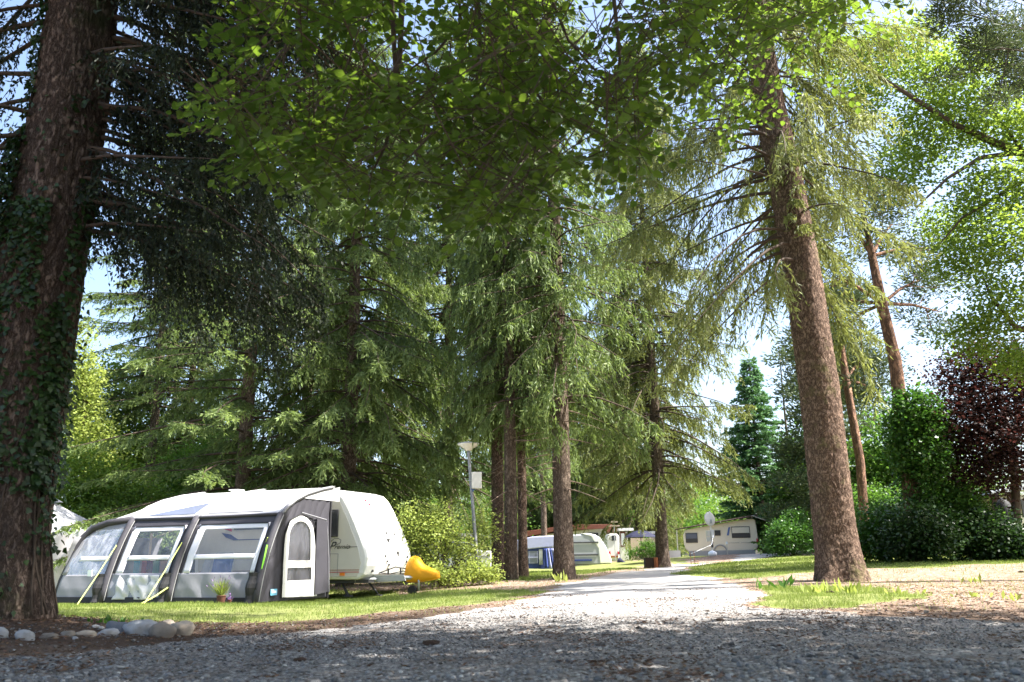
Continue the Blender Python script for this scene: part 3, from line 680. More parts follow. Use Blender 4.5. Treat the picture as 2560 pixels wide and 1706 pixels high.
# bush round the lamp
leafy('bush', 'airy yellow green bush arching in front of the lamp post', 'bush', base(1105, 1456, 23.6), [lobe(1045, 1295, 23.2, 40, 38), lobe(1095, 1328, 23.2, 56, 46), lobe(1032, 1350, 23.2, 36, 38), lobe(1158, 1368, 23.7, 46, 22), lobe(1203, 1300, 24.6, 26, 34), lobe(1108, 1265, 23.3, 24, 22), lobe(1215, 1345, 24.6, 22, 34), lobe(1078, 1392, 23.1, 28, 20)], 440, 15, .075, 'lime', 51, .19, lr=.022, lk=5)
leafy('weeds', 'low leafy weeds around the foot of the lamp post', 'weeds', base(1150, 1462, 23), [lobe(1075, 1430, 22.6, 30, 24), lobe(1130, 1440, 22.8, 36, 18), lobe(1180, 1425, 23.2, 30, 28), lobe(1225, 1430, 23.5, 24, 28), lobe(1045, 1448, 22.4, 20, 14)], 220, 15, .075, 'lime', 52, .14, lr=.008, lk=4)
# far greenery seen under the spruces
for i, (px, Y, rx, ry, top, mt, lab) in enumerate([
  (1180, 68, 100, 70, 1290, 'green', 'green thicket far behind the leafy bush'), (1350, 82, 110, 50, 1265, 'maple', 'sunlit tree beyond the red edged roof'),
  (1500, 78, 120, 70, 1260, 'green', 'dense green tree beyond the porch of the red edged home'), (1640, 80, 90, 80, 1250, 'green', 'tree behind the navy parasol'),
  (1010, 50, 90, 90, 1270, 'maple', 'broad leaved tree behind the nose of the caravan'), (1440, 80, 70, 50, 1290, 'oak', 'pale leaved bush above the red edged roof'),
  (860, 48, 110, 80, 1270, 'green', 'shaded broad leaved tree right behind the caravan roof'), (1760, 84, 110, 70, 1250, 'maple', 'bright tree behind the beige caravan'),
  (2000, 66, 90, 80, 1250, 'green', 'rounded tree between the fir and the leaning spruce'), (2120, 56, 90, 80, 1180, 'maple', 'sunny broad leaved tree behind the slim pine'), (2230, 48, 70, 90, 1120, 'green', 'green tree behind the ivy clad stump')]):
    lb = [lobe(px+dx, top+dy, Y+dz, rx*k, ry*k) for dx, dy, dz, k in ((0, 0, 0, 1), (-60, 60, 1, .8), (70, 50, -1, .8), (0, 100, 0, .9))]
    rt_ = base(px, 1400, Y)
    leafy('broadleaf_tree', lab, 'tree', rt_, lb, 420, 20, .24, mt, 60+i, .6, trunk=([rt_, a3(px, top+60, Y)], [.22, .12]), lr=.08, grp='far broad leaved trees')
# a ring of forest well behind, one mass
r4 = np.random.default_rng(77); C = []
for k in range(150):
    a = r4.uniform(-1.05, 1.05); d = r4.uniform(95, 150); x, y = d*math.sin(a), d*math.cos(a); h = r4.uniform(10, 15)+(6 if abs(a) > .3 else 0)-(4 if .15 < a < .5 else 0); z0 = g1(x, y)
    n = 70; q = norm(r4.normal(size=(n, 3)))*r4.random((n, 1))**.35
    C.append(np.array([x, y, z0+h*.5])+q*np.array([4.2, 4.2, h*.52]))
C = np.concatenate(C); V, tn = leaf_cloud(r4, C, 7, 1.0, .70)
tag(link('distant_woods', kitemesh('distant_woods', [V], [tn]), M['green']), 'unbroken green woodland closing the view behind the campsite', kind='stuff')
# ivy column, copper beech, hedge
leafy('ivy', 'dense glossy ivy swallowing the lower trunk of the orange pine', 'ivy', base(2295, 1392, 26.6), [lobe(2285, 1030, 26.6, 50, 55), lobe(2285, 1110, 26.6, 55, 80), lobe(2300, 1210, 26.8, 44, 80), lobe(2325, 1070, 26.9, 34, 50), lobe(2250, 1080, 26.5, 26, 40), lobe(2335, 1150, 26.5, 26, 36)], 750, 20, .12, 'ivy_lit', 71, .2, lr=.02, shell=.75)
pb = base(2535, 1392, 27)
leafy('copper_beech', 'dark red leaved copper beech overhanging the hut at the edge', 'tree', pb, [lobe(2500, 960, 27, 100, 100), lobe(2410, 1060, 27, 100, 80), lobe(2540, 1110, 26.5, 100, 90), lobe(2390, 940, 28, 55, 60), lobe(2460, 1190, 27, 80, 50), lobe(2620, 960, 27, 90, 110), lobe(2385, 1160, 27.5, 50, 60), lobe(2350, 1040, 28, 36, 40), lobe(2445, 880, 27.5, 40, 40), lobe(2360, 1220, 27.5, 34, 26)], 1500, 20, .12, 'purple', 72, .42, trunk=([pb, a3(2540, 1250, 27), a3(2530, 1120, 27)], [.17, .13, .1]), lr=.05, lk=3)
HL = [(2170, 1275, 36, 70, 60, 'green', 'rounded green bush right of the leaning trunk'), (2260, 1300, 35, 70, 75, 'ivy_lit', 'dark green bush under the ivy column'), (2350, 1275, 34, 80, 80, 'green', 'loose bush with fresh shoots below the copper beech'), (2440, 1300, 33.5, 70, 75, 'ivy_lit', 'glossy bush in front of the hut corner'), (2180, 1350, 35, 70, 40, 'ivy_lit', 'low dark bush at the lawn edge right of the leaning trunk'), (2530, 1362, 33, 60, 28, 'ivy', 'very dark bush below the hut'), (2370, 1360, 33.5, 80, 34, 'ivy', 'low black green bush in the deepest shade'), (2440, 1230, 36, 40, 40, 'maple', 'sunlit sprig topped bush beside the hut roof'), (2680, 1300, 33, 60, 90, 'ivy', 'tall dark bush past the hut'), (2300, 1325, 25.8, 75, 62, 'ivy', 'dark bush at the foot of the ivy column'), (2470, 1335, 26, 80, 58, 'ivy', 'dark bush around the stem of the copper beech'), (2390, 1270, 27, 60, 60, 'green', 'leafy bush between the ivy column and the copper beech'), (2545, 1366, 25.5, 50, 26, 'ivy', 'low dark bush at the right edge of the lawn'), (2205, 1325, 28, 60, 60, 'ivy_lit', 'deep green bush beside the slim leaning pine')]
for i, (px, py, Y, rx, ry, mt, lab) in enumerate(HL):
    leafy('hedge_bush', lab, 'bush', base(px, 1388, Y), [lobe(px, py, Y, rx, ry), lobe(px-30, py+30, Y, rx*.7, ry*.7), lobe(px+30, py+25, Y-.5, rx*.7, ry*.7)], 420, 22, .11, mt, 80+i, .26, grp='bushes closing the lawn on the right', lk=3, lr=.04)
leafy('hedge_bush', 'dark hedge bush right of the beige caravan', 'bush', base(1985, 1394, 48), [lobe(1960, 1345, 48, 36, 45), lobe(2010, 1355, 48, 34, 36), lobe(1990, 1310, 49, 30, 36), lobe(1935, 1368, 48, 24, 20)], 420, 20, .12, 'ivy_lit', 91, .26, grp='bushes closing the lawn on the right', lr=.04)
leafy('flower_bush', 'flowering garden shrub in front of the parasol terrace', 'bush', base(1625, 1398, 54), [lobe(1620, 1372, 54, 26, 22), lobe(1590, 1385, 54, 22, 12), lobe(1635, 1385, 53.5, 18, 14)], 190, 16, .10, 'green', 92, .18, lr=.02)
# oak at the right edge
ok = base(2900, 1420, 23)
ot = leafy('oak_tree', 'sunlit oak with dark crooked limbs reaching in at the right edge', 'tree', ok,
  [lobe(2230, 130, 24, 130, 70), lobe(2380, 180, 23, 130, 90), lobe(2500, 300, 23, 110, 90), lobe(2330, 330, 24, 120, 90), lobe(2480, 480, 23, 110, 80), lobe(2540, 600, 22, 90, 80), lobe(2420, 640, 24, 90, 70), lobe(2520, 760, 23, 90, 80), lobe(2440, 840, 24, 80, 60), lobe(2560, 900, 24, 80, 60), lobe(2080, 150, 25, 80, 50), lobe(2700, 500, 23, 150, 250), lobe(2150, 250, 25, 70, 60), lobe(2260, 430, 24, 70, 60), lobe(2380, 560, 25, 70, 60)],
  2900, 17, .12, 'oak', 101, .33, trunk=([ok, a3(2880, 800, 23), a3(2860, 430, 23)], [.4, .36, .3]), lr=.05, lk=1, bark='twig')
mbk = [([(2860, 430), (2640, 400), (2557, 380), (2450, 395), (2369, 446), (2290, 520)], .14), ([(2640, 400), (2525, 375), (2440, 335), (2383, 310), (2260, 230), (2160, 170), (2120, 110)], .15), ([(2870, 560), (2557, 452), (2480, 500), (2405, 545), (2350, 610)], .10), ([(2557, 380), (2500, 300), (2430, 200), (2500, 60)], .06), ([(2870, 900), (2540, 820), (2480, 745), (2455, 690)], .12)]
for pts, r0 in mbk:
    q = [Vector(a3(a, b, 23+.2*math.sin(i)))-ok for i, (a, b) in enumerate(pts)]; n = len(q)
    MB().tube(q, [r0*(1-.85*i/(n-1)) for i in range(n)], 9).build('limb', M['twig'], ot, smooth=True)

# --- beech overhead: hanging sprays in view, crown above and behind the camera
r5 = np.random.default_rng(55); random.seed(9)
BR = Vector((5.5, -2.5, g1(5.5, -2.5)))
bt = thing('beech_tree', 'old beech whose leafy boughs hang down across the top of the view', 'tree', BR)
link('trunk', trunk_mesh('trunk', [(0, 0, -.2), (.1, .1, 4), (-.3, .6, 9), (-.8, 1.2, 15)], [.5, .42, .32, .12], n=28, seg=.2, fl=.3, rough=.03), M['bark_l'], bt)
OUT = [(540, 210), (560, 330), (640, 380), (760, 420), (900, 440), (1000, 500), (1130, 470), (1250, 560), (1330, 480), (1420, 420), (1520, 400), (1610, 350), (1700, 330), (1780, 400), (1840, 350), (1880, 270), (1980, 200), (2060, 190), (2130, 60), (2130, -160), (520, -160), (620, 60)]
pts = []
while len(pts) < 1300:
    px, py = r5.uniform(420, 2140), r5.uniform(-160, 700)
    if not inpoly(np.array([px]), np.array([py]), OUT)[0]: continue
    if vnoise(np.array([px]), np.array([py]), .009, 4, 2)[0] < .41 or (1390 < px < 1560 and py < 110 and r5.random() < .9) or (1260 < px < 1340 and 150 < py < 240 and r5.random() < .7): continue
    low = (py+160)/860
    Yd = r5.uniform(5.0, 6.6+2.6*(1-low)) if px < 1750 else r5.uniform(6.2, 10)
    pts.append(at(px, py, Yd))
extra = []
for _ in range(2600):                                   # same crown, outside the picture: above and behind the camera
    u = norm(r5.normal(size=(1, 3)))[0]*r5.random()**.33
    p = Vector((.8, 4.6, 11.5))+Vector((u[0]*5.4, u[1]*4.4, u[2]*4.4))
    if p.y > 0 and (p.z-CAMZ) < .80*p.y+.5: continue
    extra.append(p)
for cx, cy, cz, rx_, ry_, rz2, nn in ((2.2, 10.3, 12.6, 3.0, 2.5, 1.7, 420), (-1.5, 5.6, 11, 3.2, 4, 3.5, 350)):
    for _ in range(nn):
        u = norm(r5.normal(size=(1, 3)))[0]*r5.random()**.33; p = Vector((cx+u[0]*rx_, cy+u[1]*ry_, cz+u[2]*rz2))
        if (p.z-CAMZ) >= .80*max(p.y, 0)+.5: extra.append(p)
for _ in range(1500):
    p = Vector((r5.uniform(-6, 7), r5.uniform(-3, 6.6), 0)); p.z = CAMZ+.86*max(p.y, 1)+r5.uniform(.5, 3.2)+2.0*max(0, 1-p.y/4); extra.append(p)
def sprays(C, rng, n=11, Ls=.52, leaf=(.060, .098)):
    m = len(C); C = np.array([list(c) for c in C]); a = rng.uniform(0, 2*np.pi, m)
    D = np.stack([np.cos(a), np.sin(a), rng.uniform(-.75, .05, m)], -1); D = norm(D)
    N0 = norm(np.stack([rng.normal(size=m)*.35, rng.normal(size=m)*.35, np.ones(m)], -1)); S0 = norm(np.cross(D, N0)); N0 = np.cross(S0, D)
    Vq, tn, tw = [], [], []
    for k in range(n):
        u = (k+.5)/n; side = 1 if k % 2 else -1
        B = C+D*(u*Ls)+np.array([0, 0, -1.])*(.10*u*u); N = norm(N0+rng.normal(size=(m, 3))*.38)
        d = norm(D*rng.uniform(.3, .9, (m, 1))+S0*side*rng.uniform(.5, 1.0, (m, 1))+np.array([0, 0, -.3])); d = norm(d-N*(d*N).sum(1, keepdims=True)*.8)
        s = norm(np.cross(d, N)); L = rng.uniform(*leaf, m)[:, None]*(.75+.35*np.sin(np.pi*u)); W = L*.40; f = N*L*.07
        B = B+d*.012
        V = np.stack([B, B+d*L*.28+s*W+f, B+d*L*.68+s*W*.8+f, B+d*L*1.0, B+d*L*.68-s*W*.8+f, B+d*L*.28-s*W+f], 1)
        Vq.append(V); tn.append(rng.random(m)*.7+.2*u)
    V = np.concatenate(Vq); t = np.concatenate(tn)
    return V, t, C, D
def hexmesh(name, V, t):
    n = len(V); i = np.arange(n)[:, None]*6
    Q = np.concatenate([i+np.array([0, 1, 2, 3]), i+np.array([0, 3, 4, 5])])
    return npmesh(name, V.reshape(-1, 3), Q, tone=np.clip(np.repeat(t, 6), 0, 1))
V, t, C, D = sprays(pts, r5)
V = V-np.array(BR); dist = np.linalg.norm(V[:, 0]+np.array(BR)-np.array([0, 0, CAMZ]), axis=1)
# the 300 leaves nearest to the viewer (inside the picture) are objects of their own
cc = V.mean(1)+np.array(BR); rr = (np.array(ROT.transposed()) @ (cc-np.array([0, 0, CAMZ])).T).T
vis = (np.abs(rr[:, 0]/-rr[:, 2]*F) < 1270) & (np.abs(rr[:, 1]/-rr[:, 2]*F) < 845)
order = np.argsort(np.where(vis, -rr[:, 2], 99)); near = order[:300]; rest = np.setdiff1d(np.arange(len(V)), near)
tag(link('crown', hexmesh('crown', V[rest], t[rest]), M['beech'], bt), kind='stuff')
leafm = []
for k in range(6):
    h = hexmesh('leaf', np.array([[(0, 0, 0), (.28, .40-.02*k, .05), (.68, .33, .05+.01*k), (1, .02*k, 0), (.68, -.33, .05), (.28, -.40+.02*k, .05)]]), np.array([k/6])); h.materials.append(M['beech']); leafm.append(h)
for q, i in enumerate(near):
    v = V[i]; ex = Vector(v[3]-v[0]); L = ex.length; ex.normalize(); ey = Vector(v[1]-v[5]); ey = (ey-ex*ey.dot(ex)).normalized(); ez = ex.cross(ey)
    o = link('leaf', leafm[q % 6], None, bt); o.matrix_local = Matrix.Translation(v[0]) @ Matrix((ex, ey, ez)).transposed().to_4x4() @ Matrix.Scale(L, 4)
V2, t2, _, _ = sprays(extra, r5, n=9, Ls=.55, leaf=(.10, .14))
tag(link('upper_crown', hexmesh('upper_crown', V2-np.array(BR), t2), M['beech'], bt), kind='stuff')
# twigs through the sprays and boughs carrying them
mb = MB()
for c, d in zip(C, D):
    c = Vector(c)-BR; d = Vector(d); mb.tube([c-d*.35+Vector((0, 0, .12)), c, c+d*.45+Vector((0, 0, -.08))], [.006, .0045, .002], 3, cap=False)
mb.build('twigs', M['twig'], bt)['kind'] = 'stuff'
BO = [([(1010, -260), (1005, 0), (1000, 130), (990, 250), (965, 360), (932, 430)], 6.6, .04), ([(990, 200), (940, 280), (900, 340), (850, 372), (808, 425)], 6.4, .024), ([(1560, -260), (1535, 0), (1550, 140), (1545, 215), (1520, 280)], 6.2, .026),
      ([(1300, -200), (1420, 100), (1500, 190), (1560, 240), (1640, 300)], 6.4, .018), ([(1700, -200), (1760, 60), (1830, 140), (1900, 200)], 8, .02), ([(700, -200), (720, 80), (700, 220), (800, 300)], 6.8, .022), ([(1650, -200), (1500, 110), (1455, 150)], 6.6, .018),
      ([(1150, 60), (1090, 130), (1030, 170), (1000, 220)], 6.9, .02), ([(1200, 100), (1180, 320), (1230, 460), (1250, 560)], 6.2, .016), ([(760, 180), (860, 230), (930, 260)], 6.8, .014)]
for P_, Yd, r0 in BO:
    q = [at(a, b, Yd)-BR for a, b in P_]; q = [q[0]+Vector((0, -.8, 1.2))]+q; n = len(q)
    MB().tube(q, [r0*(1-.75*i/(n-1)) for i in range(n)], 7).build('branch', M['twig'], bt, smooth=True)
mb = MB()
for _ in range(26):
    e = random.choice(extra)-BR; s = Vector((-.3*e.z/12, .5, min(10, max(4, e.z*.6)))); mb.tube([s, s.lerp(e, .5)+Vector((0, 0, .5)), e], [.12, .07, .02], 6, cap=False)
mb.build('limbs', M['bark_l'], bt, smooth=True)
# trees standing outside the frame on the right whose crowns shade the near gravel
for i, (x, y, z, rx, ry, rz_, sd_, n_) in enumerate([(11.4, 4.2, 8.2, 4.0, 4.8, 3.8, 3, 900), (14.5, -2.5, 9, 4.5, 4, 4, 4, 300)]):
    leafy('broadleaf_tree', ['spreading tree just past the right edge shading the gravel', 'tree behind the viewer shading the gravel'][i], 'tree', (x, y, g1(x, y)), [((x, y, z), (rx, ry, rz_)), ((x-4.5, y+.3, z+1.6), (2.4, 2.8, 2.0))], n_, 17, .26, 'maple', 110+i, .5,
          trunk=([(x, y, g1(x, y)), (x, y, z-2)], [.3, .22]), lr=.09)

# ------------------------------------------------------------------ materials for made things
M['white'] = pbr('white_gelcoat', (.80, .80, .78), .35, .04, 2, spec=.5, coat=.3)
M['cream'] = pbr('cream_panel', (.64, .62, .55), .4, .05, 2, spec=.5, coat=.2)
M['canvas_w'] = leafmat('white_awning_fabric', (.76, .76, .78), (.80, .80, .82), (.72, .72, .74), .45)
M['canvas_g'] = pbr('charcoal_awning_fabric', (.052, .050, .062), .75, .25, 4, bump=.3, bs=18)
M['canvas_l'] = pbr('light_grey_fabric', (.25, .25, .275), .7, .15, 4, bump=.4, bs=7)
M['canvas_sh'] = pbr('shiny_grey_skirt', (.27, .275, .31), .35, .2, 4, spec=.6, bump=.7, bs=5)
M['border'] = pbr('pale_window_border', (.66, .66, .72), .6, .1, 8, bump=.4, bs=20)
M['black'] = pbr('black_rubber', (.02, .02, .023), .7, .2)
M['dark'] = pbr('dark_grey_plastic', (.06, .06, .065), .5, .2)
M['steel'] = pbr('galvanised_steel', (.48, .50, .50), .45, .15, 8, metal=.6)
M['steel_d'] = pbr('painted_pole', (.30, .31, .33), .5, .15, 8, metal=.3)
M['wood'] = pbr('pale_wood_pole', (.52, .42, .30), .7, .2, 5)
M['clear'] = clearmat('clear_vinyl', tint=(.97, .98, 1), milk=.045, refl=.09)
M['clear2'] = clearmat('wrinkled_vinyl', milk=.26, refl=.3, wr=9)
M['glass'] = pbr('caravan_window', (.05, .055, .065), .12, .3, 2, spec=.8)
M['glass_l'] = pbr('tinted_window_blue', (.16, .18, .25), .15, .3, 2, spec=.8)
M['yellow'] = pbr('yellow_cover', (.85, .38, .005), .62, .15, 5, bump=.5, bs=9)
M['rope'] = pbr('lime_rope', (.52, .60, .16), .7, .1)
M['ropeg'] = pbr('green_webbing', (.25, .65, .06), .6, .1)
M['red'] = pbr('red_vinyl', (.55, .03, .06), .5, .1)
M['orange'] = pbr('orange_lens', (.85, .25, .03), .3, .1)
M['blue'] = pbr('blue_fabric', (.035, .06, .22), .8, .25, 5, bump=.4, bs=12)
M['blue_l'] = pbr('lavender_fabric', (.38, .40, .62), .8, .2, 5, bump=.4, bs=12)
M['chair'] = pbr('blue_chair_fabric', (.10, .17, .40), .8, .15, 8)
M['navy'] = pbr('navy_cloth', (.012, .014, .045), .8, .3, 5)
M['text'] = pbr('dark_lettering', (.03, .03, .035), .4, .02)
M['seam'] = pbr('grey_seam', (.30, .30, .30), .6, .1)
M['label'] = pbr('pale_blue_label', (.20, .55, .80), .5, .05)
M['labelw'] = pbr('white_print', (.85, .9, .95), .5, .02)
M['redwood'] = pbr('red_brown_board', (.17, .055, .034), .6, .25, 6)
M['brown'] = pbr('dark_brown_board', (.06, .035, .024), .8, .3, 6)
M['orangewood'] = pbr('orange_board', (.35, .13, .05), .7, .25, 6)
M['beige'] = pbr('beige_panel', (.76, .71, .60), .45, .06, 2, spec=.4)
M['greybox'] = pbr('grey_panel', (.35, .37, .39), .6, .12, 3)
M['teal'] = pbr('teal_cloth', (.07, .38, .42), .8, .15); M['greencl'] = pbr('green_cloth', (.16, .34, .15), .8, .15)
M['redcl'] = pbr('red_cloth', (.46, .07, .06), .8, .15); M['peach'] = pbr('peach_cloth', (.55, .30, .18), .8, .15); M['maroon'] = pbr('maroon_cloth', (.20, .05, .06), .8, .2)
M['terra'] = pbr('terracotta', (.14, .055, .04), .8, .2)
M['silver'] = pbr('silver_car_paint', (.42, .45, .50), .25, .08, 2, metal=.5, coat=.6)

# ------------------------------------------------------------------ awning and caravan share one frame: s along the front, q back, z up
AO = base(640, 1511, 18.3); TH = -R(22)
CA, SA = math.cos(TH), math.sin(TH)
def LW(s, q, z): return Vector((AO.x+s*CA-q*SA, AO.y+s*SA+q*CA, AO.z+z))
def WL(p): d = Vector(p)-AO; return Vector((d.x*CA+d.y*SA, -d.x*SA+d.y*CA, d.z))
PROF = [(0, 0), (.05, .3), (.14, .65), (.28, 1.05), (.44, 1.42), (.60, 1.72), (.70, 1.87), (.86, 2.0), (1.15, 2.17), (1.6, 2.34), (2.2, 2.49), (3.0, 2.62)]
def PQ(z): return float(np.interp(z, [p[1] for p in PROF], [p[0] for p in PROF]))
def PZ(q): return float(np.interp(q, [p[0] for p in PROF], [p[1] for p in PROF]))
aw = thing('inflatable_awning', 'grey and white inflatable awning with clear windows and yellow guy ropes', 'awning', LW(-2.9, 1.5, 0), TH)
AOFF = (2.9, -1.5, 0)
def ab(mb, name, mat, parent=aw, **k):
    return mb.build(name, M[mat], parent, loc=AOFF if parent is aw else None, **k)
def wn(s, z, a=.01, f=5): return a*noise.noise(Vector((s*f*.5+z*f*.35, z*f*.4, 1.7)))
BEAMS = [0, -2.35, -4.3]
for i, s in enumerate(BEAMS):
    lo = [(s, q-.02, z) for q, z in PROF if z <= 1.9]; hi = [(s, q, z+.015) for q, z in PROF if z >= 1.87]
    b = ab(MB().tube(lo, [.085]*3+[.08]*(len(lo)-3), 12), 'air_beam', 'canvas_g', smooth=True)
    if s == 0: hi = [p for p in hi if p[1] < 2.3]+[(0, 2.62, 2.58)]
    ab(MB().tube([(s-.07, q, z+.03) for s, q, z in hi], .007, 5), 'roof_seam', 'seam'); ab(MB().tube([(s+.07, q, z+.03) for s, q, z in hi], .007, 5), 'roof_seam', 'seam')
    ab(MB().tube(hi, .045, 10), 'roof_beam', 'canvas_w' if i else 'canvas_l', smooth=True)
    ab(MB().tube([(s+.085, PQ(z)-.03, z) for z in np.linspace(.05, 1.85, 12)], .010, 5), 'piping', 'seam')
    ab(MB().grid(lambda u, v: (s-.22+.25*u, -.12-.05*math.sin(u*5)+.1*v+.03*math.sin(9*v), .02+.62*v), 6, 8), 'storm_flap', 'black', solid=.012)
E = [(-5.88, .1, 0), (-5.84, .2, .5), (-5.76, .33, .95), (-5.64, .45, 1.45), (-5.4, .55, 1.70), (-5.0, .62, 1.82), (-4.35, .69, 1.88)]
ab(MB().tube(E, .08, 12), 'air_beam', 'canvas_g', smooth=True)
ab(MB().tube([(-4.3, .69, 1.87), (-2.35, .68, 1.86), (0, .69, 1.87)], .038, 8), 'eave_trim', 'canvas_g', smooth=True)
def ES(z): return float(np.interp(z, [e[2] for e in E], [e[0] for e in E]))
def patch(name, s0, s1, z0, z1, mat, off=0, amp=.012, nu=24, nv=16, sl=0, parent=aw, f=5, solid=.004):
    """sheet lying on the leaning front wall; sl shears it along the beams"""
    fn = lambda u, v: (lambda z, s: (s, PQ(z)-off+wn(s, z, amp, f), z))(z0+(z1-z0)*v, (s0(z0+(z1-z0)*v) if callable(s0) else s0)*(1-u)+(s1(z0+(z1-z0)*v) if callable(s1) else s1)*u)
    return ab(MB().grid(fn, nu, nv), name, mat, parent, smooth=True, solid=solid)
for s0, s1, k in ((-2.27, -.09, 0), (-4.22, -2.44, 1)):
    patch('skirt', s0, s1, .06, .64, 'canvas_sh' if k else 'canvas_l', .0, .035, f=7)
    patch('mud_flap', s0-.1, s1+.1, .0, .13, 'black', .02, .01)
    patch('head_panel', s0, s1, 1.70, 1.87, 'canvas_g', .0, .01)
    patch('side_frame', s0, s0+.10, .64, 1.70, 'canvas_g', .0, .008, 4, 12); patch('side_frame', s1-.10, s1, .64, 1.70, 'canvas_g', .0, .008, 4, 12)
    a, b = s0+.10, s1-.10
    patch('window_border', a, b, 1.585, 1.70, 'border', .004, .012); patch('window_border', a, a+.22, .64, 1.585, 'border', .004, .014, 5, 14); patch('window_border', b-.13, b, .64, 1.585, 'border', .004, .014, 5, 14)
    patch('window_band', a+.22, b-.13, .93, 1.03, 'border', .012, .02, 24, 3)
    patch('window_pane', a+.22, b-.13, 1.03, 1.585, 'clear', .003, .02, solid=0); patch('window_pane', a+.22, b-.13, .64, .93, 'clear', .003, .02, solid=0)
    ab(MB().tube([(a, PQ(.64)-.012, .64), (a, PQ(1.1)-.012, 1.1), (a, PQ(1.6)-.012, 1.6), (a+.06, PQ(1.69)-.012, 1.69), (b-.06, PQ(1.69)-.012, 1.69), (b, PQ(1.6)-.012, 1.6), (b, PQ(1.1)-.012, 1.1), (b, PQ(.64)-.012, .64)], .012, 5), 'zip', 'black')
# unrolled blind lying over the skirt of the middle bay
patch('rolled_blind', -3.95, -2.75, .08, .60, 'canvas_w', .03, .10, f=12)
# end bay
patch('skirt', lambda z: ES(z)+.08, -4.38, .06, .62, 'canvas_l', .0, .02)
patch('window_pane', lambda z: ES(z)+.12, -4.45, .62, 1.66, 'clear2', .0, .03, solid=0)
patch('window_band', lambda z: ES(z)+.35, -4.45, .93, 1.03, 'border', .008, .01, 16, 3)
patch('mud_flap', lambda z: ES(z), -4.3, .0, .13, 'black', .02, .01)
patch('window_border', lambda z: ES(z)+.04, lambda z: ES(z)+.17, .62, 1.62, 'canvas_l', .004, .01, 4, 12)
patch('head_panel', lambda z: ES(z)+.05, -4.38, 1.66, 1.80, 'canvas_l', .0, .01)
# roof
def roof(u, v):
    s = -4.3+4.3*u; q = .70+(2.0+.3*(1-u)**.2)*v; bay = math.sin(math.pi*min(1, max(0, (s+2.35)/2.35 if s > -2.35 else (s+4.3)/1.95)))
    return (s, q, PZ(q)+.01-.035*bay*math.sin(math.pi*min(1, v*1.3))+.006*noise.noise(Vector((s*3, q*3, 0))))
ab(MB().grid(roof, 50, 22), 'roof', 'canvas_w', smooth=True, solid=.006)
RZ = lambda s: float(np.interp(s, [-5.75, -5.2, -4.3], [1.62, 2.05, 2.63]))
def eroof(u, v):
    s = -5.64+1.34*u; e = [float(np.interp(s, [x[0] for x in E], [x[i] for x in E])) for i in (1, 2)]
    q = e[0]+(3.0-e[0])*v; return (s-.25*v*(1-u), q, e[1]+(RZ(s)-e[1])*(v**.55)+.015)
ab(MB().grid(eroof, 16, 14), 'end_roof', 'canvas_w', smooth=True, solid=.006)
ab(MB().grid(lambda u, v: (ES(v*1.5), .2+2.8*u, 1.5*v), 8, 8), 'end_wall', 'canvas_l', smooth=True, solid=.004)
def onroof(pts, name, mat):
    V = [(s, q, PZ(q)+.022) for s, q in pts]; ab(MB().add(V, [tuple(range(len(V)))]), name, mat, solid=.004)
onroof([(-4.0, .78), (-2.52, .78), (-2.50, 1.0), (-2.50, 1.3), (-2.9, 1.1)], 'skylight', 'glass_l')
onroof([(-2.15, .78), (-.55, .78), (-1.2, .98), (-1.95, 1.32)], 'skylight', 'canvas_l')
# side wall with door
def sw(u, v):
    q = .01+2.53*u; H = max(.02, PZ(q)-.01) if q < 1.5 else min(PZ(q)-.01, 2.30-.06*(q-1.5)); z = .02+H*v
    w = .030*(abs(math.sin(14*(q*.85-z*.42)+2.2*noise.noise(Vector((q*1.6, z*1.6, 0)))))**.7-.5)*(.5+.9*abs(noise.noise(Vector((q*2, z*2, 4)))))
    return (w-.01, q, z)
ab(MB().grid(sw, 110, 60), 'side_wall', 'canvas_g', smooth=True, solid=.004)
def dpatch(name, pts, mat, off, solid=.006):
    V = [(off, q, z) for q, z in pts]; return ab(MB().add(V, [tuple(range(len(V)))]), name, mat, solid=solid)
def ringp(name, outer, inner, mat, off):
    n = len(outer); V = [(off, q, z) for q, z in outer]+[(off, q, z) for q, z in inner]
    return ab(MB().add(V, [(i, (i+1) % n, (i+1) % n+n, i+n) for i in range(n)]), name, mat, solid=.008)
arch = [(.97+.40*(1-math.cos(a)), 1.42+.32*math.sin(a)) for a in np.linspace(0, math.pi, 12)]
inner = [(.95, .87)]+[(q, z) for q, z in arch]+[(1.80, .87)]
oc = [(.80, .80)]+[(.80+.06*0, 1.2)]+[(.83+.53*(1-math.cos(a)), 1.42+.44*math.sin(a)) for a in np.linspace(.15, math.pi-.15, 10)]+[(1.95, 1.2), (1.98, .80)]
ringp('door_border', oc, inner[:1]+inner[1:]+[] if len(oc) == len(inner) else inner, 'white', .035)
ab(MB().grid(lambda u, v: (.012, 1.3+1.62*u, min(PZ(1.3+1.62*u), 2.26)+(PZ(1.3+1.62*u)-min(PZ(1.3+1.62*u), 2.26))*v), 14, 2), 'roof_edge', 'canvas_w', solid=.006)
dpatch('door_window', inner, 'clear', .030, 0)
dpatch('door_band', [(.80, .72), (2.0, .72), (1.98, .80), (.80, .80)], 'white', .035); dpatch('door_band', [(.95, .80), (1.80, .80), (1.80, .865), (.95, .865)], 'white', .036)
ringp('door_border', [(.81, .38), (2.03, .38), (2.0, .719), (.80, .719)], [(.95, .44), (1.86, .44), (1.84, .715), (.95, .715)], 'white', .035)
dpatch('door_window', [(.95, .44), (1.86, .44), (1.84, .715), (.95, .715)], 'clear', .030, 0)
dpatch('door_panel', [(.80, .10), (2.10, .07), (2.035, .378), (.81, .378)], 'white', .035)
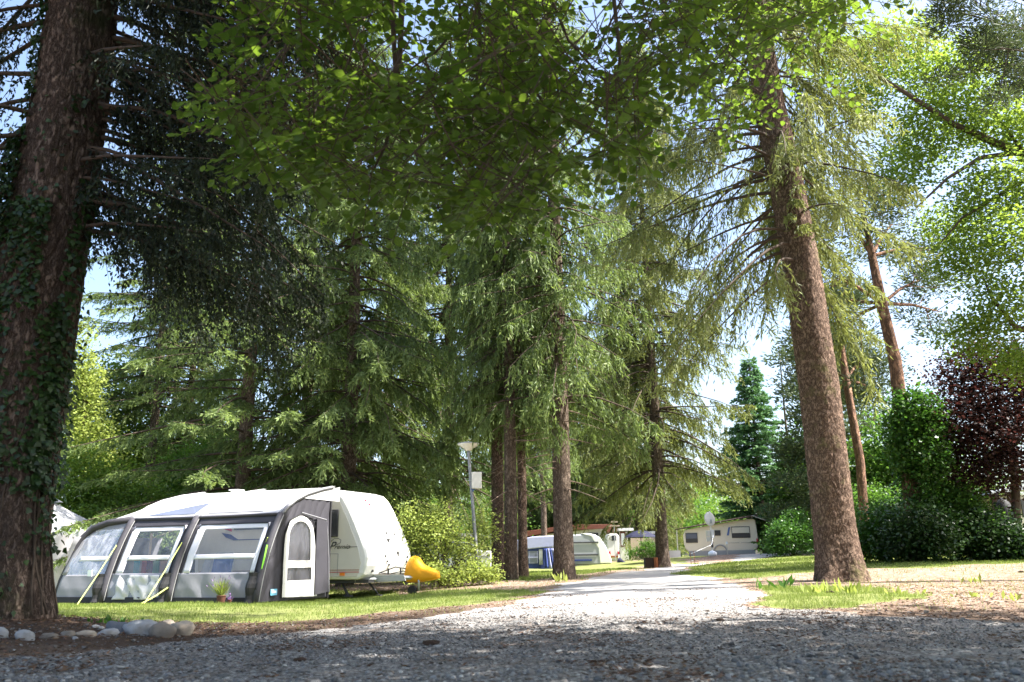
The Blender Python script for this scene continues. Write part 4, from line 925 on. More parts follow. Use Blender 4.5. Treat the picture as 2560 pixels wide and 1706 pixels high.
ab(MB().tube([(.045, .78, .08), (.045, .76, .8), (.045, .78, 1.4), (.045, .95, 1.75), (.045, 1.36, 1.90), (.045, 1.75, 1.82), (.045, 1.93, 1.6)], .014, 5), 'zip', 'black')
ab(MB().tube([(.045, 1.36, 1.93), (.045, 1.95, 1.85), (.045, 2.35, 1.80), (.05, 2.42, 1.5), (.05, 2.5, .9), (.05, 2.56, .15)], .016, 6), 'door_edge', 'canvas_l')
ab(MB().add([(.055, 1.98, .10), (.06, 2.5, .15), (.06, 2.36, 1.75), (.055, 1.95, 1.82)], [(0, 1, 2, 3)]), 'rolled_panel', 'canvas_g', solid=.02)
ab(MB().box((.0, 2.57, 1.13), (.05, .06, 2.24)), 'wall_seal', 'black')
ab(MB().box((.035, .52, .22), (.008, .22, .13)), 'maker_label', 'label')
ab(MB().box((.041, .52, .225), (.004, .16, .05)).box((.041, .47, .265), (.004, .08, .018)), 'label_print', 'labelw')
ab(MB().tube([(-4.0, 2.3, 0), (-4.0, 2.3, 1.9), (-4.02, 2.2, 2.4)], .05, 8), 'pole', 'wood')
ab(MB().tube([(-4.9, 1.9, 0), (-4.9, 1.9, 1.6)], .03, 8), 'pole', 'wood')
def rope(a, b, r=.011, mat='rope'):
    a = Vector(a); b = WL(b)+Vector((0, 0, .02)); ab(MB().tube([a, a.lerp(b, .5)-Vector((0, 0, .02)), b], r, 5), 'guy_rope', mat)
def gw(px, py): p = gp(px, py); return Vector((p[0], p[1], gf(*p)))
rope((-4.33, PQ(1.3)-.1, 1.28), gw(192, 1516)); rope((-2.38, PQ(1.3)-.1, 1.30), gw(360, 1514)); rope((-2.38, PQ(.5)-.1, .35), gw(352, 1514), .014); rope((-.04, PQ(1.35)-.1, 1.36), gw(602, 1510)); rope((-5.7, .3, 1.2), gw(137, 1497))
ab(MB().tube([(.02, PQ(1.2)-.12, 1.2), (.05, PQ(1.)-.14, .95), (.03, PQ(.8)-.12, .68)], .02, 5), 'webbing', 'ropeg')
ab(MB().box((-4.62, -.12, .66), (.13, .02, .14)), 'rope_tag', 'labelw')

# caravan
cv = thing('caravan', 'white touring caravan with sloping nose and script lettering, joined to the grey awning', 'caravan', LW(-1.78, 4.1, 0), TH); COFF = (1.6, -4.1, 0)
def cb(mb, name, mat, parent=None, **k): return mb.build(name, M[mat], parent or cv, loc=COFF if parent is None else None, **k)
prof = [(-4.25, .44), (.72, .40), (.88, .52), (.96, .72), (.98, .92), (.93, 1.12), (.80, 1.42), (.60, 1.82), (.40, 2.18), (.26, 2.38), (.10, 2.52), (-.15, 2.59), (-1.0, 2.62), (-3.8, 2.60), (-4.1, 2.50), (-4.28, 2.2), (-4.33, 1.5), (-4.30, .7)]
body = cb(MB().prism(prof[::-1], 'y', 3.03, 5.22), 'body', 'white', bevel=.07)
cb(MB().prism([(-4.15, .47), (.70, .47), (.80, .80), (.70, 1.15), (.42, 1.75), (.12, 2.30), (-.05, 2.47), (-4.0, 2.46), (-4.18, 1.6)][::-1], 'y', 3.018, 3.04), 'side_panel', 'cream', bevel=.006)
def sidebox(name, s0, z0, s1, z1, mat, d=.02, y=3.018, bev=0, parent=None): return cb(MB().box(((s0+s1)/2, y-d/2, (z0+z1)/2), (s1-s0, d, z1-z0)), name, mat, parent, bevel=bev)
w = sidebox('window', -.24, 1.42, .13, 2.08, 'dark', .03, bev=.012); sidebox('window_pane', -.21, 1.45, .105, 2.05, 'glass', .008, 2.988)
w = sidebox('window', -3.05, 1.66, -2.05, 2.0, 'dark', .03, bev=.012); sidebox('window_pane', -3.02, 1.69, -2.08, 1.97, 'glass_l', .008, 2.988)
for z in (.575, .625): sidebox('stripe', -4.1, z, .755, z+.014, 'red' if z < .6 else 'orangewood', .004, 3.0165)
sidebox('stripe', .44, 1.165, .69, 1.178, 'text', .004, 3.0165)
sidebox('marker_light', .22, .50, .36, .57, 'orange', .02)
for a, b, c, d in ((-.15, .52, -.138, 1.02), (.14, .52, .152, 1.02), (-.15, 1.01, .15, 1.022)): sidebox('hatch_seam', a, b, c, d, 'seam', .004, 3.0165)
cb(MB().prism([(-3.62, 2.25), (-3.25, 2.25), (-3.12, 1.62), (-3.40, 1.70)][::-1], 'y', 3.006, 3.016), 'decal', 'red'); cb(MB().prism([(-3.45, 1.60), (-3.15, 1.55), (-2.9, 1.42), (-.4, 1.42), (-.4, 1.40), (-3.05, 1.40), (-3.3, 1.48)][::-1], 'y', 3.006, 3.016), 'decal', 'blue')
# script lettering
def text(txt, size, mat, parent, s, z, y, shear=0, xs=1):
    cu = bpy.data.curves.new('lettering', 'FONT'); cu.body = txt; cu.size = size; cu.shear = shear; cu.extrude = .002
    tmp = bpy.data.objects.new('lettering', cu); COL.objects.link(tmp); bpy.context.view_layer.update()
    me = bpy.data.meshes.new_from_object(tmp.evaluated_get(bpy.context.evaluated_depsgraph_get())); bpy.data.objects.remove(tmp)
    me.name = 'lettering'; me.materials.clear()
    o = link('lettering', me, M[mat], parent, loc=(s+COFF[0], y+COFF[1], z), rot=(R(90), 0, 0), scale=(xs, 1, 1)); return o
text('P', .30, 'text', cv, -.14, 1.10, 3.010, .55, 1.0); text('remio', .16, 'text', cv, .02, 1.13, 3.010, .6, 1.15)
cb(MB().tube([(-.07, 3.01, 1.31), (.02, 3.01, 1.375), (.14, 3.01, 1.38), (.22, 3.01, 1.34), (.20, 3.01, 1.27), (.1, 3.01, 1.235)], .006, 5), 'lettering', 'text')
# nose fittings: points on the sloping front found from the profile
def nose(d, z, off=.0):
    zs = [p[1] for p in prof[2:12]]; ss = [p[0] for p in prof[2:12]]; return (float(np.interp(z, zs, ss))+off, d, z)
cb(MB().tube([nose(3.3+.02*k, 1.60-.03*math.sin(k*.5), .004) for k in range(0, 60, 6)], .007, 4), 'locker_seam', 'seam'); cb(MB().tube([nose(3.35+.16*k, 2.20, .004) for k in range(9)], .006, 4), 'locker_seam', 'seam')
for k, (d, z) in enumerate([(4.25, 1.52), (4.62, 1.50), (3.85, .95), (3.95, .82), (4.05, .74), (4.95, .92), (4.92, .80), (3.35, .60)]):
    p = nose(d, z, .012); cb(MB().box(p, (.04, .05, .05)), 'catch', 'dark')
for d, z in ((4.22, 1.36), (4.52, 1.05)):
    p = nose(d, z, .02); cb(MB().box(p, (.05, .13, .03)).box((p[0], p[1]-.03, p[2]-.07), (.05, .04, .10)), 'handle', 'dark')
for d, z in ((3.95, 2.33), (4.04, 2.24)): cb(MB().ell(nose(d, z, .004), (.012, .075, .035), 10, 6), 'red_mark', 'red')
cb(MB().box((-3.55, 3.6, 2.66), (.22, .22, .10)).box((-3.55, 3.6, 2.74), (.3, .3, .03)), 'roof_vent', 'white', bevel=.01)
cb(MB().box((-1.4, 4.12, .36), (4.6, 1.8, .08)), 'underbody', 'dark')
cb(MB().tube([(.5, 3.25, .37), (1.2, 3.75, .42), (2.1, 4.12, .44)], .05, 6), 'drawbar', 'steel'); cb(MB().tube([(.5, 4.95, .37), (1.2, 4.5, .42), (2.1, 4.12, .44)], .05, 6), 'drawbar', 'steel')
cb(MB().prism([(.68, .34), (1.75, .36), (1.7, .50), (.78, .50)][::-1], 'y', 3.52, 3.55), 'side_rail', 'steel', bevel=.005)
cb(MB().tube([(.95, 3.6, .54), (1.3, 3.8, .68), (1.5, 3.95, .64)], .015, 6), 'cable', 'black'); cb(MB().tube([(.85, 3.7, .55), (1.1, 3.9, .52), (1.42, 4.0, .58), (1.55, 4.05, .5)], .013, 6), 'cable', 'black'); cb(MB().box((1.15, 3.72, .58), (.03, .03, .14)).box((1.42, 3.85, .58), (.03, .03, .14)), 'bracket', 'black')
for s0, s1, d in ((.05, .35, 3.35), (-.1, .12, 3.6), (.55, .95, 3.75)): cb(MB().tube([(s0, d, .36), (s1, d-.1, .02)], .022, 6).box((s1, d-.1, .02), (.14, .14, .03)), 'corner_steady', 'dark')
jw = cb(MB().tube([(1.86, 3.98, .12), (1.86, 3.98, .50)], .028, 8), 'jockey_post', 'steel', smooth=True)
cb(MB().lathe([(.03, -.04), (.11, -.04), (.12, -.02), (.12, .02), (.11, .04), (.03, .04)], n=20), 'jockey_wheel', 'black')
o = bpy.data.objects[-1] if False else [c for c in cv.children if c.name.startswith('jockey_wheel')][0]; o.location = (1.70+COFF[0], 3.95+COFF[1], .12); o.rotation_euler = (R(90), 0, 0)
for d in (3.12, 5.12):
    wl = cb(MB().lathe([(.05, -.09), (.30, -.09), (.33, -.06), (.33, .06), (.30, .09), (.05, .09)], n=24), 'wheel', 'black'); wl.location = (-2.0+COFF[0], d+COFF[1], .33); wl.rotation_euler = (R(90), 0, 0)
    MB().lathe([(.02, -.095), (.19, -.095), (.2, 0), (.19, .095), (.02, .095)], n=16).build('rim', M['steel'], wl)
# yellow weather cover over the hitch
st = [(1.41, .46, .38, .07), (1.46, .58, .33, .13), (1.52, .84, .31, .16), (1.59, .92, .30, .17), (1.69, .945, .30, .175), (1.78, .915, .30, .165), (1.86, .80, .31, .155), (1.94, .715, .32, .145), (2.06, .67, .34, .135), (2.2, .62, .36, .115), (2.32, .565, .385, .095), (2.36, .50, .42, .05)]; hc = MB(); V = []; n = 20
hc = MB(); V = []; n = 20
for i, (s, zt, zb, w_) in enumerate(st):
    for k in range(n):
        a = 2*math.pi*k/n; c_, s_ = math.cos(a), math.sin(a); wd = w_*(1+.25*max(0, -s_)+.06*noise.noise(Vector((s*5, k*.7, 0))))
        wd *= 1+.10*abs(math.sin(k*1.9+s*6)); V.append((s+.02*noise.noise(Vector((s*9, k, 1))), 4.1+wd*math.copysign(abs(c_)**.8, c_), (zt+zb)/2+(zt-zb)/2*math.copysign(abs(s_)**.75, s_)))
hc.add(V, [(i*n+k, (i+1)*n+k, (i+1)*n+(k+1) % n, i*n+(k+1) % n) for i in range(len(st)-1) for k in range(n)]+[tuple(range(n)), tuple(range((len(st)-1)*n, len(st)*n))[::-1]])
yc = hc.build('hitch_cover', M['yellow'], smooth=True); yc.location = LW(-.18, 0, 0); yc.rotation_euler = (0, 0, TH)
tag(yc, 'bright yellow weather cover pulled over the caravan hitch', 'cover')

# things inside the awning
def chair_at(s, q, rz, label, mat='chair'):
    p = LW(s, q, 0); t = thing('folding_chair', label, 'chair', (p.x, p.y, gf(p.x, p.y)), TH+rz, 'folding chairs inside the awning')
    MB().box((0, 0, .44), (.5, .48, .04)).build('seat', M[mat], t, bevel=.01)
    MB().grid(lambda u, v: (-.25+.5*u, .22+.16*v+.03*math.sin(math.pi*u), .46+.58*v), 8, 8).build('backrest', M[mat], t, smooth=True, solid=.03)
    MB().tube([(-.27, .2, .42), (-.27, .40, 1.08), (-.2, .43, 1.16), (.2, .43, 1.16), (.27, .40, 1.08), (.27, .2, .42)], .014, 6).build('frame', M['steel'], t)
    for x in (-.26, .26):
        MB().tube([(x, -.22, .45), (x, .26, .0)], .013, 6).build('leg', M['steel'], t); MB().tube([(x, .22, .45), (x, -.26, .0)], .013, 6).build('leg', M['steel'], t)
        MB().box((x, -.02, .64), (.05, .42, .03)).build('armrest', M['dark'], t)
chair_at(-2.72, 1.85, .25, 'blue high backed camping chair seen through the right clear window')
chair_at(-3.55, 2.0, -.5, 'folding chair with pale tube frame beside the drying rack', 'greybox')
p = LW(-1.25, 2.0, 0); t = thing('camping_table', 'low camping table with green cloth behind the lavender pot', 'table', (p.x, p.y, gf(p.x, p.y)), TH)
MB().box((0, 0, .68), (1.0, .65, .03)).build('tabletop', M['greybox'], t)
for x in (-.42, .42): MB().tube([(x, -.26, 0), (x, .26, .66)], .014, 6).tube([(x, .26, 0), (x, -.26, .66)], .014, 6).build('leg', M['dark'], t)
cl = MB().grid(lambda u, v: (-.1+.45*u, -.34+.02*math.sin(8*u), .70-.42*v), 8, 6).build('tablecloth', M['greencl'], None, smooth=True, solid=.01, loc=(p.x, p.y, gf(p.x, p.y)), rot=(0, 0, TH)); tag(cl, 'green cloth hanging from the camping table', 'cloth')
p = LW(-1.75, 2.35, 0); t = thing('wall_box', 'small blue and white box on a stand by the caravan wall', 'box', (p.x, p.y, gf(p.x, p.y)), TH)
MB().box((0, 0, 1.0), (.2, .2, .22)).build('box_body', M['chair'], t); MB().box((0, 0, 1.12), (.24, .24, .03)).build('lid', M['labelw'], t); MB().tube([(0, 0, 0), (0, 0, .9)], .02, 6).build('stand', M['steel'], t)
p = LW(-4.25, 1.7, 0); gz0 = gf(p.x, p.y); rk = thing('drying_rack', 'drying rack hung with red, green and peach cloths behind the middle clear window', 'rack', (p.x, p.y, gz0), TH)
for x in (-.75, .75):
    MB().tube([(x, -.2, 0), (x, .2, 1.0)], .012, 6).build('leg', M['steel'], rk); MB().tube([(x, .2, 0), (x, -.2, 1.0)], .012, 6).build('leg', M['steel'], rk)
for y in (-.2, 0, .2): MB().tube([(-.75, y, 1.0), (.75, y, 1.0)], .006, 5).build('rail', M['steel'], rk)
for x, w_, z0, mt, lb in ((-.35, .22, .42, 'redcl', 'red'), (-.62, .2, .5, 'teal', 'teal'), (-.05, .28, .45, 'greencl', 'green'), (.25, .26, .40, 'peach', 'peach'), (.55, .28, .48, 'peach', 'orange brown'), (-.18, .2, .36, 'maroon', 'maroon')):
    o = MB().grid(lambda u, v: (x-w_/2+w_*u, -.215-.012*math.sin(9*u)-(.02 if mt == 'maroon' else 0), 1.01-(1.0-z0)*v), 8, 8).build('towel', M[mt], None, smooth=True, solid=.008, loc=(p.x, p.y, gz0), rot=(0, 0, TH))
    tag(o, lb+' cloth drying on the rack inside the awning', 'towel', 'cloths on the drying rack')
# potted lavender in front of it
p = LW(-.66, -.3, 0); pz = gf(p.x, p.y); t = thing('potted_lavender', 'lavender in a small brown pot in front of the awning window', 'plant', (p.x, p.y, pz))
MB().lathe([(.07, 0), (.095, .15), (.105, .16), (.10, .17)], n=16).build('pot', M['terra'], t)
rr_ = np.random.default_rng(5); n = 260; P = np.stack([rr_.normal(size=n)*.03, rr_.normal(size=n)*.03, np.full(n, .15)], -1); D = norm(np.stack([rr_.normal(size=n)*.36, rr_.normal(size=n)*.42, np.ones(n)], -1)); L = rr_.uniform(.16, .42, n)
tag(link('foliage', kitemesh('foliage', [diamonds(P, D, L, np.full(n, .012), rr_, mid=.5)], [rr_.random(n)]), M['lime'], t), kind='stuff')
P2 = (P+D*L[:, None]*.97)[:50]; tag(link('flowers', kitemesh('flowers', [diamonds(P2, D[:50], rr_.uniform(.04, .07, 50), np.full(50, .016), rr_)], [rr_.random(50)]), M['lav'], t), kind='stuff')
p = LW(-.46, -.28, 0); t = thing('potted_flower', 'little violet flower beside the lavender pot', 'plant', (p.x, p.y, gf(p.x, p.y)))
P = rr_.normal(size=(40, 3))*.03+np.array([0, 0, .1]); tag(link('flowers', kitemesh('flowers', [diamonds(P, norm(rr_.normal(size=(40, 3))), np.full(40, .04), np.full(40, .035), rr_)], [rr_.random(40)]), M['lav'], t), kind='stuff')
MB().lathe([(.03, 0), (.05, .08), (.05, .09)], n=12).build('pot', M['terra'], t)

# ------------------------------------------------------------------ white pavilion behind the left trunk
pc = base(62, 1500, 26.5); pv = thing('pavilion', 'white garden pavilion with pointed cap and side curtains behind the trunk', 'tent', pc, .12)
h = 2.1
def proof(u, v, k):
    a = [(-h, -h), (h, -h), (h, h), (-h, h)]; p0, p1 = a[k], a[(k+1) % 4]; x = p0[0]+(p1[0]-p0[0])*u; y = p0[1]+(p1[1]-p0[1])*u; s = v
    return (x*(1-s*.82), y*(1-s*.82), 2.0+.95*s**1.25-.05*math.sin(math.pi*u)*(1-s))
for k in range(4): MB().grid(lambda u, v: proof(u, v, k), 14, 8).build('roof_panel', M['canvas_w'], pv, smooth=True, solid=.01)
mb = MB()
for k in range(4): mb.grid(lambda u, v: (proof(u, 0, k)[0]*1.003, proof(u, 0, k)[1]*1.003, proof(u, 0, k)[2]-.16*v-.02*abs(math.sin(u*math.pi*9))*v), 60, 2)
mb.build('valance', M['canvas_w'], pv, solid=.008)
MB().add([(-.55, -.55, 2.98), (.55, -.55, 2.98), (.55, .55, 2.98), (-.55, .55, 2.98), (0, 0, 3.35)], [(0, 1, 4), (1, 2, 4), (2, 3, 4), (3, 0, 4)]).build('cap', M['canvas_w'], pv, solid=.01)
def curtain(x0, y0, x1, y1): return MB().grid(lambda u, v: (x0+(x1-x0)*u+.05*math.sin(u*26)*(1 if x0 == x1 else 0)+.1*(v-1)*0, y0+(y1-y0)*u+.05*math.sin(u*26)*(1 if y0 == y1 else 0), .02+1.9*v), 50, 6)
M['curtain'] = leafmat('curtain_cloth', (.62, .58, .60), (.70, .66, .66), (.7, .65, .65), .35)
curtain(-h, -h, h, -h).build('curtain', M['curtain'], pv, smooth=True); curtain(h, -h, h, h).build('curtain', M['curtain'], pv, smooth=True)
for x, y in ((-h, -h), (h, -h), (h, h), (-h, h)): MB().tube([(x, y, 0), (x, y, 2.0)], .03, 8).build('post', M['steel'], pv)

# ------------------------------------------------------------------ lamp post
lb = base(1197, 1457, 24); top = at(1171, 1128, 24)-lb; lam = thing('lamp_post', 'grey lamp post with flat dish shaped head beside the road', 'street lamp', lb)
MB().tube([(0, 0, -.1), top*.25, top*.97, top], [.055, .05, .045, .05], 12).build('pole', M['steel_d'], lam, smooth=True)
M['lampw'] = pbr('lamp_opal', (.72, .70, .64), .4, .05); 
MB().lathe([(.05, 0), (.09, .02), (.13, .07), (.27, .15), (.305, .19), (.30, .2)], tuple(top), 28).build('lamp_bowl', M['lampw'], lam, smooth=True)
MB().lathe([(.31, .195), (.315, .215), (.18, .245), (.03, .26), (.01, .29)], tuple(top), 28).build('lamp_cap', M['greybox'], lam, smooth=True)
b1 = at(1192, 1202, 24)-lb; bx = MB().box((b1.x, b1.y-.05, b1.z), (.28, .22, .46)).build('box', M['lampw'], None, bevel=.012, loc=lb); tag(bx, 'pale grey junction box strapped to the lamp post', 'box')
pz_ = at(1175, 1202, 24)-lb
mb = MB().tube([(pz_.x-.07, pz_.y-.03, pz_.z), (pz_.x+.12, pz_.y-.03, pz_.z)], .018, 6); mb.build('clamp', M['steel'], lam)
MB().tube([(pz_.x+.04, pz_.y-.05, pz_.z-.26), (pz_.x+.16, pz_.y-.05, pz_.z-.22), (pz_.x+.03, pz_.y-.02, pz_.z-.33)], .022, 6).build('cable', M['chair'], lam)

# ------------------------------------------------------------------ far side of the road
def bxp(mb, x0, y0, x1, y1, Yf, dep, o=Vector((0, 0, 0)), down=False):
    """a real box whose front spans the given outline at distance Yf; dep metres deep"""
    a = at(x0, y0, Yf); b = at(x1, y1, Yf); zt, zb = max(a.z, b.z), min(a.z, b.z)
    if down: zb = g1((a.x+b.x)/2, Yf)-.05
    return mb.box(((a.x+b.x)/2-o.x, Yf+dep/2-o.y, (zt+zb)/2-o.z), (abs(b.x-a.x), dep, zt-zb))
def polyp(mb, pts, Yf, dep, o=Vector((0, 0, 0))):
    q = [at(a, b, Yf)-o for a, b in pts]; return mb.prism([(p.x, p.z) for p in q], 'y', Yf-o.y, Yf-o.y+dep)
# grey caravan
o = base(1450, 1426, 56); g = thing('caravan', 'grey sided caravan with shiny white nose behind the thick roadside spruce', 'caravan', o)
polyp(MB(), [(1330, 1412), (1500, 1412), (1524, 1408), (1527, 1400), (1516, 1372), (1500, 1347), (1486, 1338), (1470, 1335), (1345, 1341), (1332, 1352)][::1], 56, 2.2, o).build('body', M['greybox'], g, bevel=.1)
polyp(MB(), [(1500, 1409), (1529, 1409), (1529, 1400), (1517, 1371), (1502, 1346), (1488, 1337), (1472, 1334), (1452, 1334), (1478, 1342), (1496, 1372)], 55.97, 2.26, o).build('nose', M['white'], g, bevel=.05)
for y in (1356, 1387): bxp(MB(), 1395, y, 1496, y+2, 55.93, .05, o).build('stripe', M['dark'], g)
bxp(MB(), 1395, 1400, 1480, 1403, 55.93, .05, o).build('stripe', M['blue'], g)
bxp(MB(), 1345, 1404, 1492, 1430, 56.1, 2.0, o, True).build('skirt', M['greybox'], g)
bxp(MB(), 1420, 1415, 1492, 1430, 55.2, .8, o, True).build('step', M['dark'], g)
bxp(MB(), 1500, 1411, 1545, 1414, 56.9, .12, o).build('drawbar', M['dark'], g)
o = at(1556, 1407, 56.5); q = MB()
for i, (x, zt, zb, w_) in enumerate([(-.35, .1, -.12, .08), (-.3, .28, -.15, .16), (-.1, .30, -.16, .2), (.1, .1, -.14, .18), (.35, -.02, -.16, .12), (.42, -.08, -.14, .05)]):
    for k in range(12): a = 2*math.pi*k/12; q.v.append((x, w_*math.cos(a), (zt+zb)/2+(zt-zb)/2*math.sin(a)))
q.f = [(i*12+k, (i+1)*12+k, (i+1)*12+(k+1) % 12, i*12+(k+1) % 12) for i in range(5) for k in range(12)]+[tuple(range(12)), tuple(range(60, 72))]
hc2 = thing('hitch_cover', 'dark navy cover over the hitch of the grey caravan', 'cover', (o.x, o.y, g1(o.x, o.y))); q.build('cover', M['navy'], hc2, smooth=True, loc=(0, 0, o.z-g1(o.x, o.y)))
MB().tube([(-.08, 0, .1), (-.08, 0, .5)], .03, 6).build('jockey_post', M['steel'], hc2); MB().tube([(-.1, -.06, .12), (-.1, .06, .12)], .12, 14).build('jockey_wheel', M['black'], hc2)
# blue awning
o = base(1320, 1427, 53.5); g = thing('caravan_awning', 'blue canvas awning with lattice windows behind the twin trunks', 'awning', o)
polyp(MB(), [(1250, 1384), (1252, 1372), (1285, 1352), (1330, 1342), (1392, 1340), (1393, 1345), (1382, 1367), (1330, 1372)], 53.4, 2.4, o).build('roof', M['blue_l'], g, bevel=.05)
bxp(MB(), 1256, 1371, 1384, 1430, 53.5, .04, o, True).build('front_wall', M['blue'], g)
for x0, x1 in ((1258, 1287), (1300, 1345)):
    wf = bxp(MB(), x0, 1378, x1, 1409, 53.44, .03, o).build('window', M['glass_l'], g)
    for x in np.linspace(x0+2, x1-2, 3): bxp(MB(), x, 1378, x+1.2, 1409, 53.41, .02, o).build('muntin', M['blue_l'], wf)
    bxp(MB(), x0, 1393, x1, 1394.2, 53.405, .02, o).build('muntin', M['blue_l'], wf)
bxp(MB(), 1347, 1374, 1357, 1412, 53.43, .05, o).build('wall_panel', M['greybox'], g)
pa, pb_ = at(1360, 1372, 53.3)-o, at(1393, 1372, 53.3)-o; zb = .02
for (x0, x1, mt) in ((0, .35, 'blue'), (.35, .55, 'blue_l'), (.55, .72, 'blue'), (.72, 1, 'blue_l')):
    MB().grid(lambda u, v: (pa.x+(pb_.x-pa.x)*(x0+(x1-x0)*u)*(.75+.35*(1-v)), pa.y-.25*(1-v)+.05*math.sin(u*9), zb+(pa.z-zb)*v), 12, 8).build('side_curtain', M[mt], g, smooth=True, solid=.03)
# red edged mobile home
o = base(1430, 1412, 66); g = thing('mobile_home', 'cream mobile home under a red brown edged shelter roof', 'mobile home', o)
polyp(MB(), [(1314, 1405), (1314, 1358), (1322, 1347), (1345, 1338), (1490, 1321), (1508, 1322), (1516, 1332), (1520, 1380), (1520, 1412)], 66, 2.6, o).build('body', M['cream'], g, bevel=.05)
polyp(MB(), [(1306, 1330), (1380, 1319), (1440, 1312), (1530, 1311), (1532, 1316), (1522, 1334), (1512, 1322), (1440, 1325), (1380, 1330), (1312, 1343)], 65.6, 3.4, o).build('roof', M['redwood'], g, bevel=.02)
w = bxp(MB(), 1468, 1333, 1496, 1342, 65.93, .08, o).build('window', M['glass'], g)
for x in (1533, 1540): bxp(MB(), x, 1318, x+2, 1345, 65.9, .1, o).build('post', M['redwood'], g)
wp_ = bxp(MB(), 1548, 1330, 1572, 1397, 66.4, .2, o, True).build('porch_wall', M['white'], g)
wf = bxp(MB(), 1550, 1330, 1565, 1367, 66.3, .08, o).build('porch_window', M['redwood'], g); bxp(MB(), 1552.5, 1334, 1562.5, 1364, 66.26, .05, o).build('pane', M['labelw'], wf)
bxp(MB(), 1546, 1321, 1584, 1327, 65.8, 2.0, o).build('porch_roof', M['white'], g)
o = base(1532, 1412, 64); g = thing('van', 'white van parked tail on with two red rear lights', 'van', o)
polyp(MB(), [(1518, 1402), (1518, 1342), (1522, 1335), (1543, 1335), (1548, 1342), (1549, 1402)], 63.4, 3.6, o).build('body', M['white'], g, bevel=.08)
bxp(MB(), 1529, 1339, 1540, 1352, 63.34, .05, o).build('rear_window', M['glass'], g)
for x in (1522, 1544): bxp(MB(), x, 1379, x+4.5, 1386, 63.34, .06, o).build('tail_light', M['red'], g)
bxp(MB(), 1524, 1390, 1546, 1394, 63.3, .12, o).build('bumper', M['orangewood'], g)
for x in (1521, 1541): bxp(MB(), x, 1400, x+6, 1412, 63.6, .6, o, True).build('wheel', M['black'], g)
# aerial
o = base(1539, 1405, 62.5); g = thing('aerial', 'pale television aerial mast above the red edged roof', 'aerial', o); t_ = at(1539, 1300, 62.5)-o
MB().tube([(0, 0, 0), (0, 0, t_.z)], .03, 6).build('mast', M['steel'], g)
for y, hw in ((1305, .28), (1315, .42)):
    z = (at(1539, y, 62.5)-o).z; MB().box((0, 0, z), (hw*2, .06, .09)).build('crossbar', M['wood'], g)
# parasol terrace
o = base(1605, 1402, 60); g = thing('parasol', 'dark navy parasol open over the terrace', 'parasol', o); z = (at(1600, 1326, 60)-o).z
MB().lathe([(1.15, z-.48), (1.0, z-.36), (.5, z-.1), (.06, z)], n=8).build('canopy', M['navy'], g, solid=.02); MB().tube([(0, 0, 0), (0, 0, z)], .03, 6).build('pole', M['dark'], g)
mb = MB()
for i in range(46):
    x = 1577+i*1.35; a = at(x, 1346, 62.5); mb = MB().box((a.x, 62.5, (a.z+g1(a.x, 62.5))/2), (.038, .03, a.z-g1(a.x, 62.5)))
    if i == 0: sf = thing('screen_fence', 'beige slatted screen behind the parasol terrace', 'fence', (a.x, 62.5, g1(a.x, 62.5)))
    mb.build('slat', M['wood'], sf, loc=tuple(-sf.location))
a, b = at(1575, 1350, 62.6), at(1642, 1350, 62.6); MB().box(((a.x+b.x)/2, 62.56, a.z-.1), (b.x-a.x, .04, .06)).build('rail', M['wood'], sf, loc=tuple(-sf.location))
o = base(1648, 1400, 63); g = thing('garden_shed', 'pale shed with two small windows behind the trunk at the road bend', 'shed', o)
bxp(MB(), 1632, 1338, 1664, 1400, 63, 2, o, True).build('wall', M['cream'], g)
for x in (1636, 1643): bxp(MB(), x, 1348, x+4, 1362, 62.95, .06, o).build('window', M['labelw'], g)
polyp(MB(), [(1628, 1334), (1630, 1328), (1666, 1330), (1668, 1338)], 62.7, 2.6, o).build('roof', M['white'], g)
o = base(1628, 1420, 37.6); g = thing('planter_box', 'dark wooden planter box standing against the trunk at the road bend', 'planter', o)
bxp(MB(), 1613, 1395, 1636, 1422, 37.6, .5, o, True).build('side', M['brown'], g); bxp(MB(), 1634.5, 1394, 1638, 1421, 37.56, .06, o, True).build('corner_post', M['orangewood'], g); bxp(MB(), 1638, 1394, 1646, 1421, 37.62, .5, o, True).build('end', M['orangewood'], g)
# low grey wall
o = base(1682, 1391, 59.5); g = MB(); bxp(g, 1664, 1377, 1702, 1392, 59.5, .25, o, True); tag(g.build('low_wall', M['greybox'], None, loc=o), 'low grey panel wall left of the beige caravan', 'wall')
# beige caravan, turned a little
o = base(1711, 1390, 60); TB = -R(16); g = thing('caravan', 'beige caravan with three windows under a tin shelter roof at the end of the road', 'caravan', o, TB)
bp = [(.10, .55), (.35, .32), (4.7, .32), (4.95, .6), (5.0, 1.2), (4.92, 2.38), (4.75, 2.5), (3.6, 2.38), (.6, 1.92), (.15, 1.80), (.0, 1.5), (.02, .9)]
MB().prism(bp[::-1], 'y', 0, 2.1).build('body', M['beige'], g, bevel=.05)
MB().prism([(.32, .0), (4.75, .0), (4.75, .42), (.32, .40)][::-1], 'y', -.02, .03).build('skirt', M['greybox'], g)
def cw(x0, z0, x1, z1, m='glass'):
    w = MB().box(((x0+x1)/2, -.02, (z0+z1)/2), (x1-x0, .05, z1-z0)).build('window', M['dark'], g, bevel=.02); MB().box(((x0+x1)/2, -.05, z0+(z1-z0)*.68), (x1-x0-.08, .02, (z1-z0)*.5)).build('blind', M[m], w)
cw(.16, .95, .98, 1.62, 'glass_l'); cw(3.28, 1.22, 4.5, 1.98, 'cream'); MB().box((2.35, -.02, 1.58), (.4, .05, .36)).build('window', M['glass'], g)
MB().prism([(2.95, 1.4), (3.08, 1.4), (3.22, 1.95), (3.1, 1.95)][::-1], 'y', -.03, -.003).build('decal', M['chair'], g)
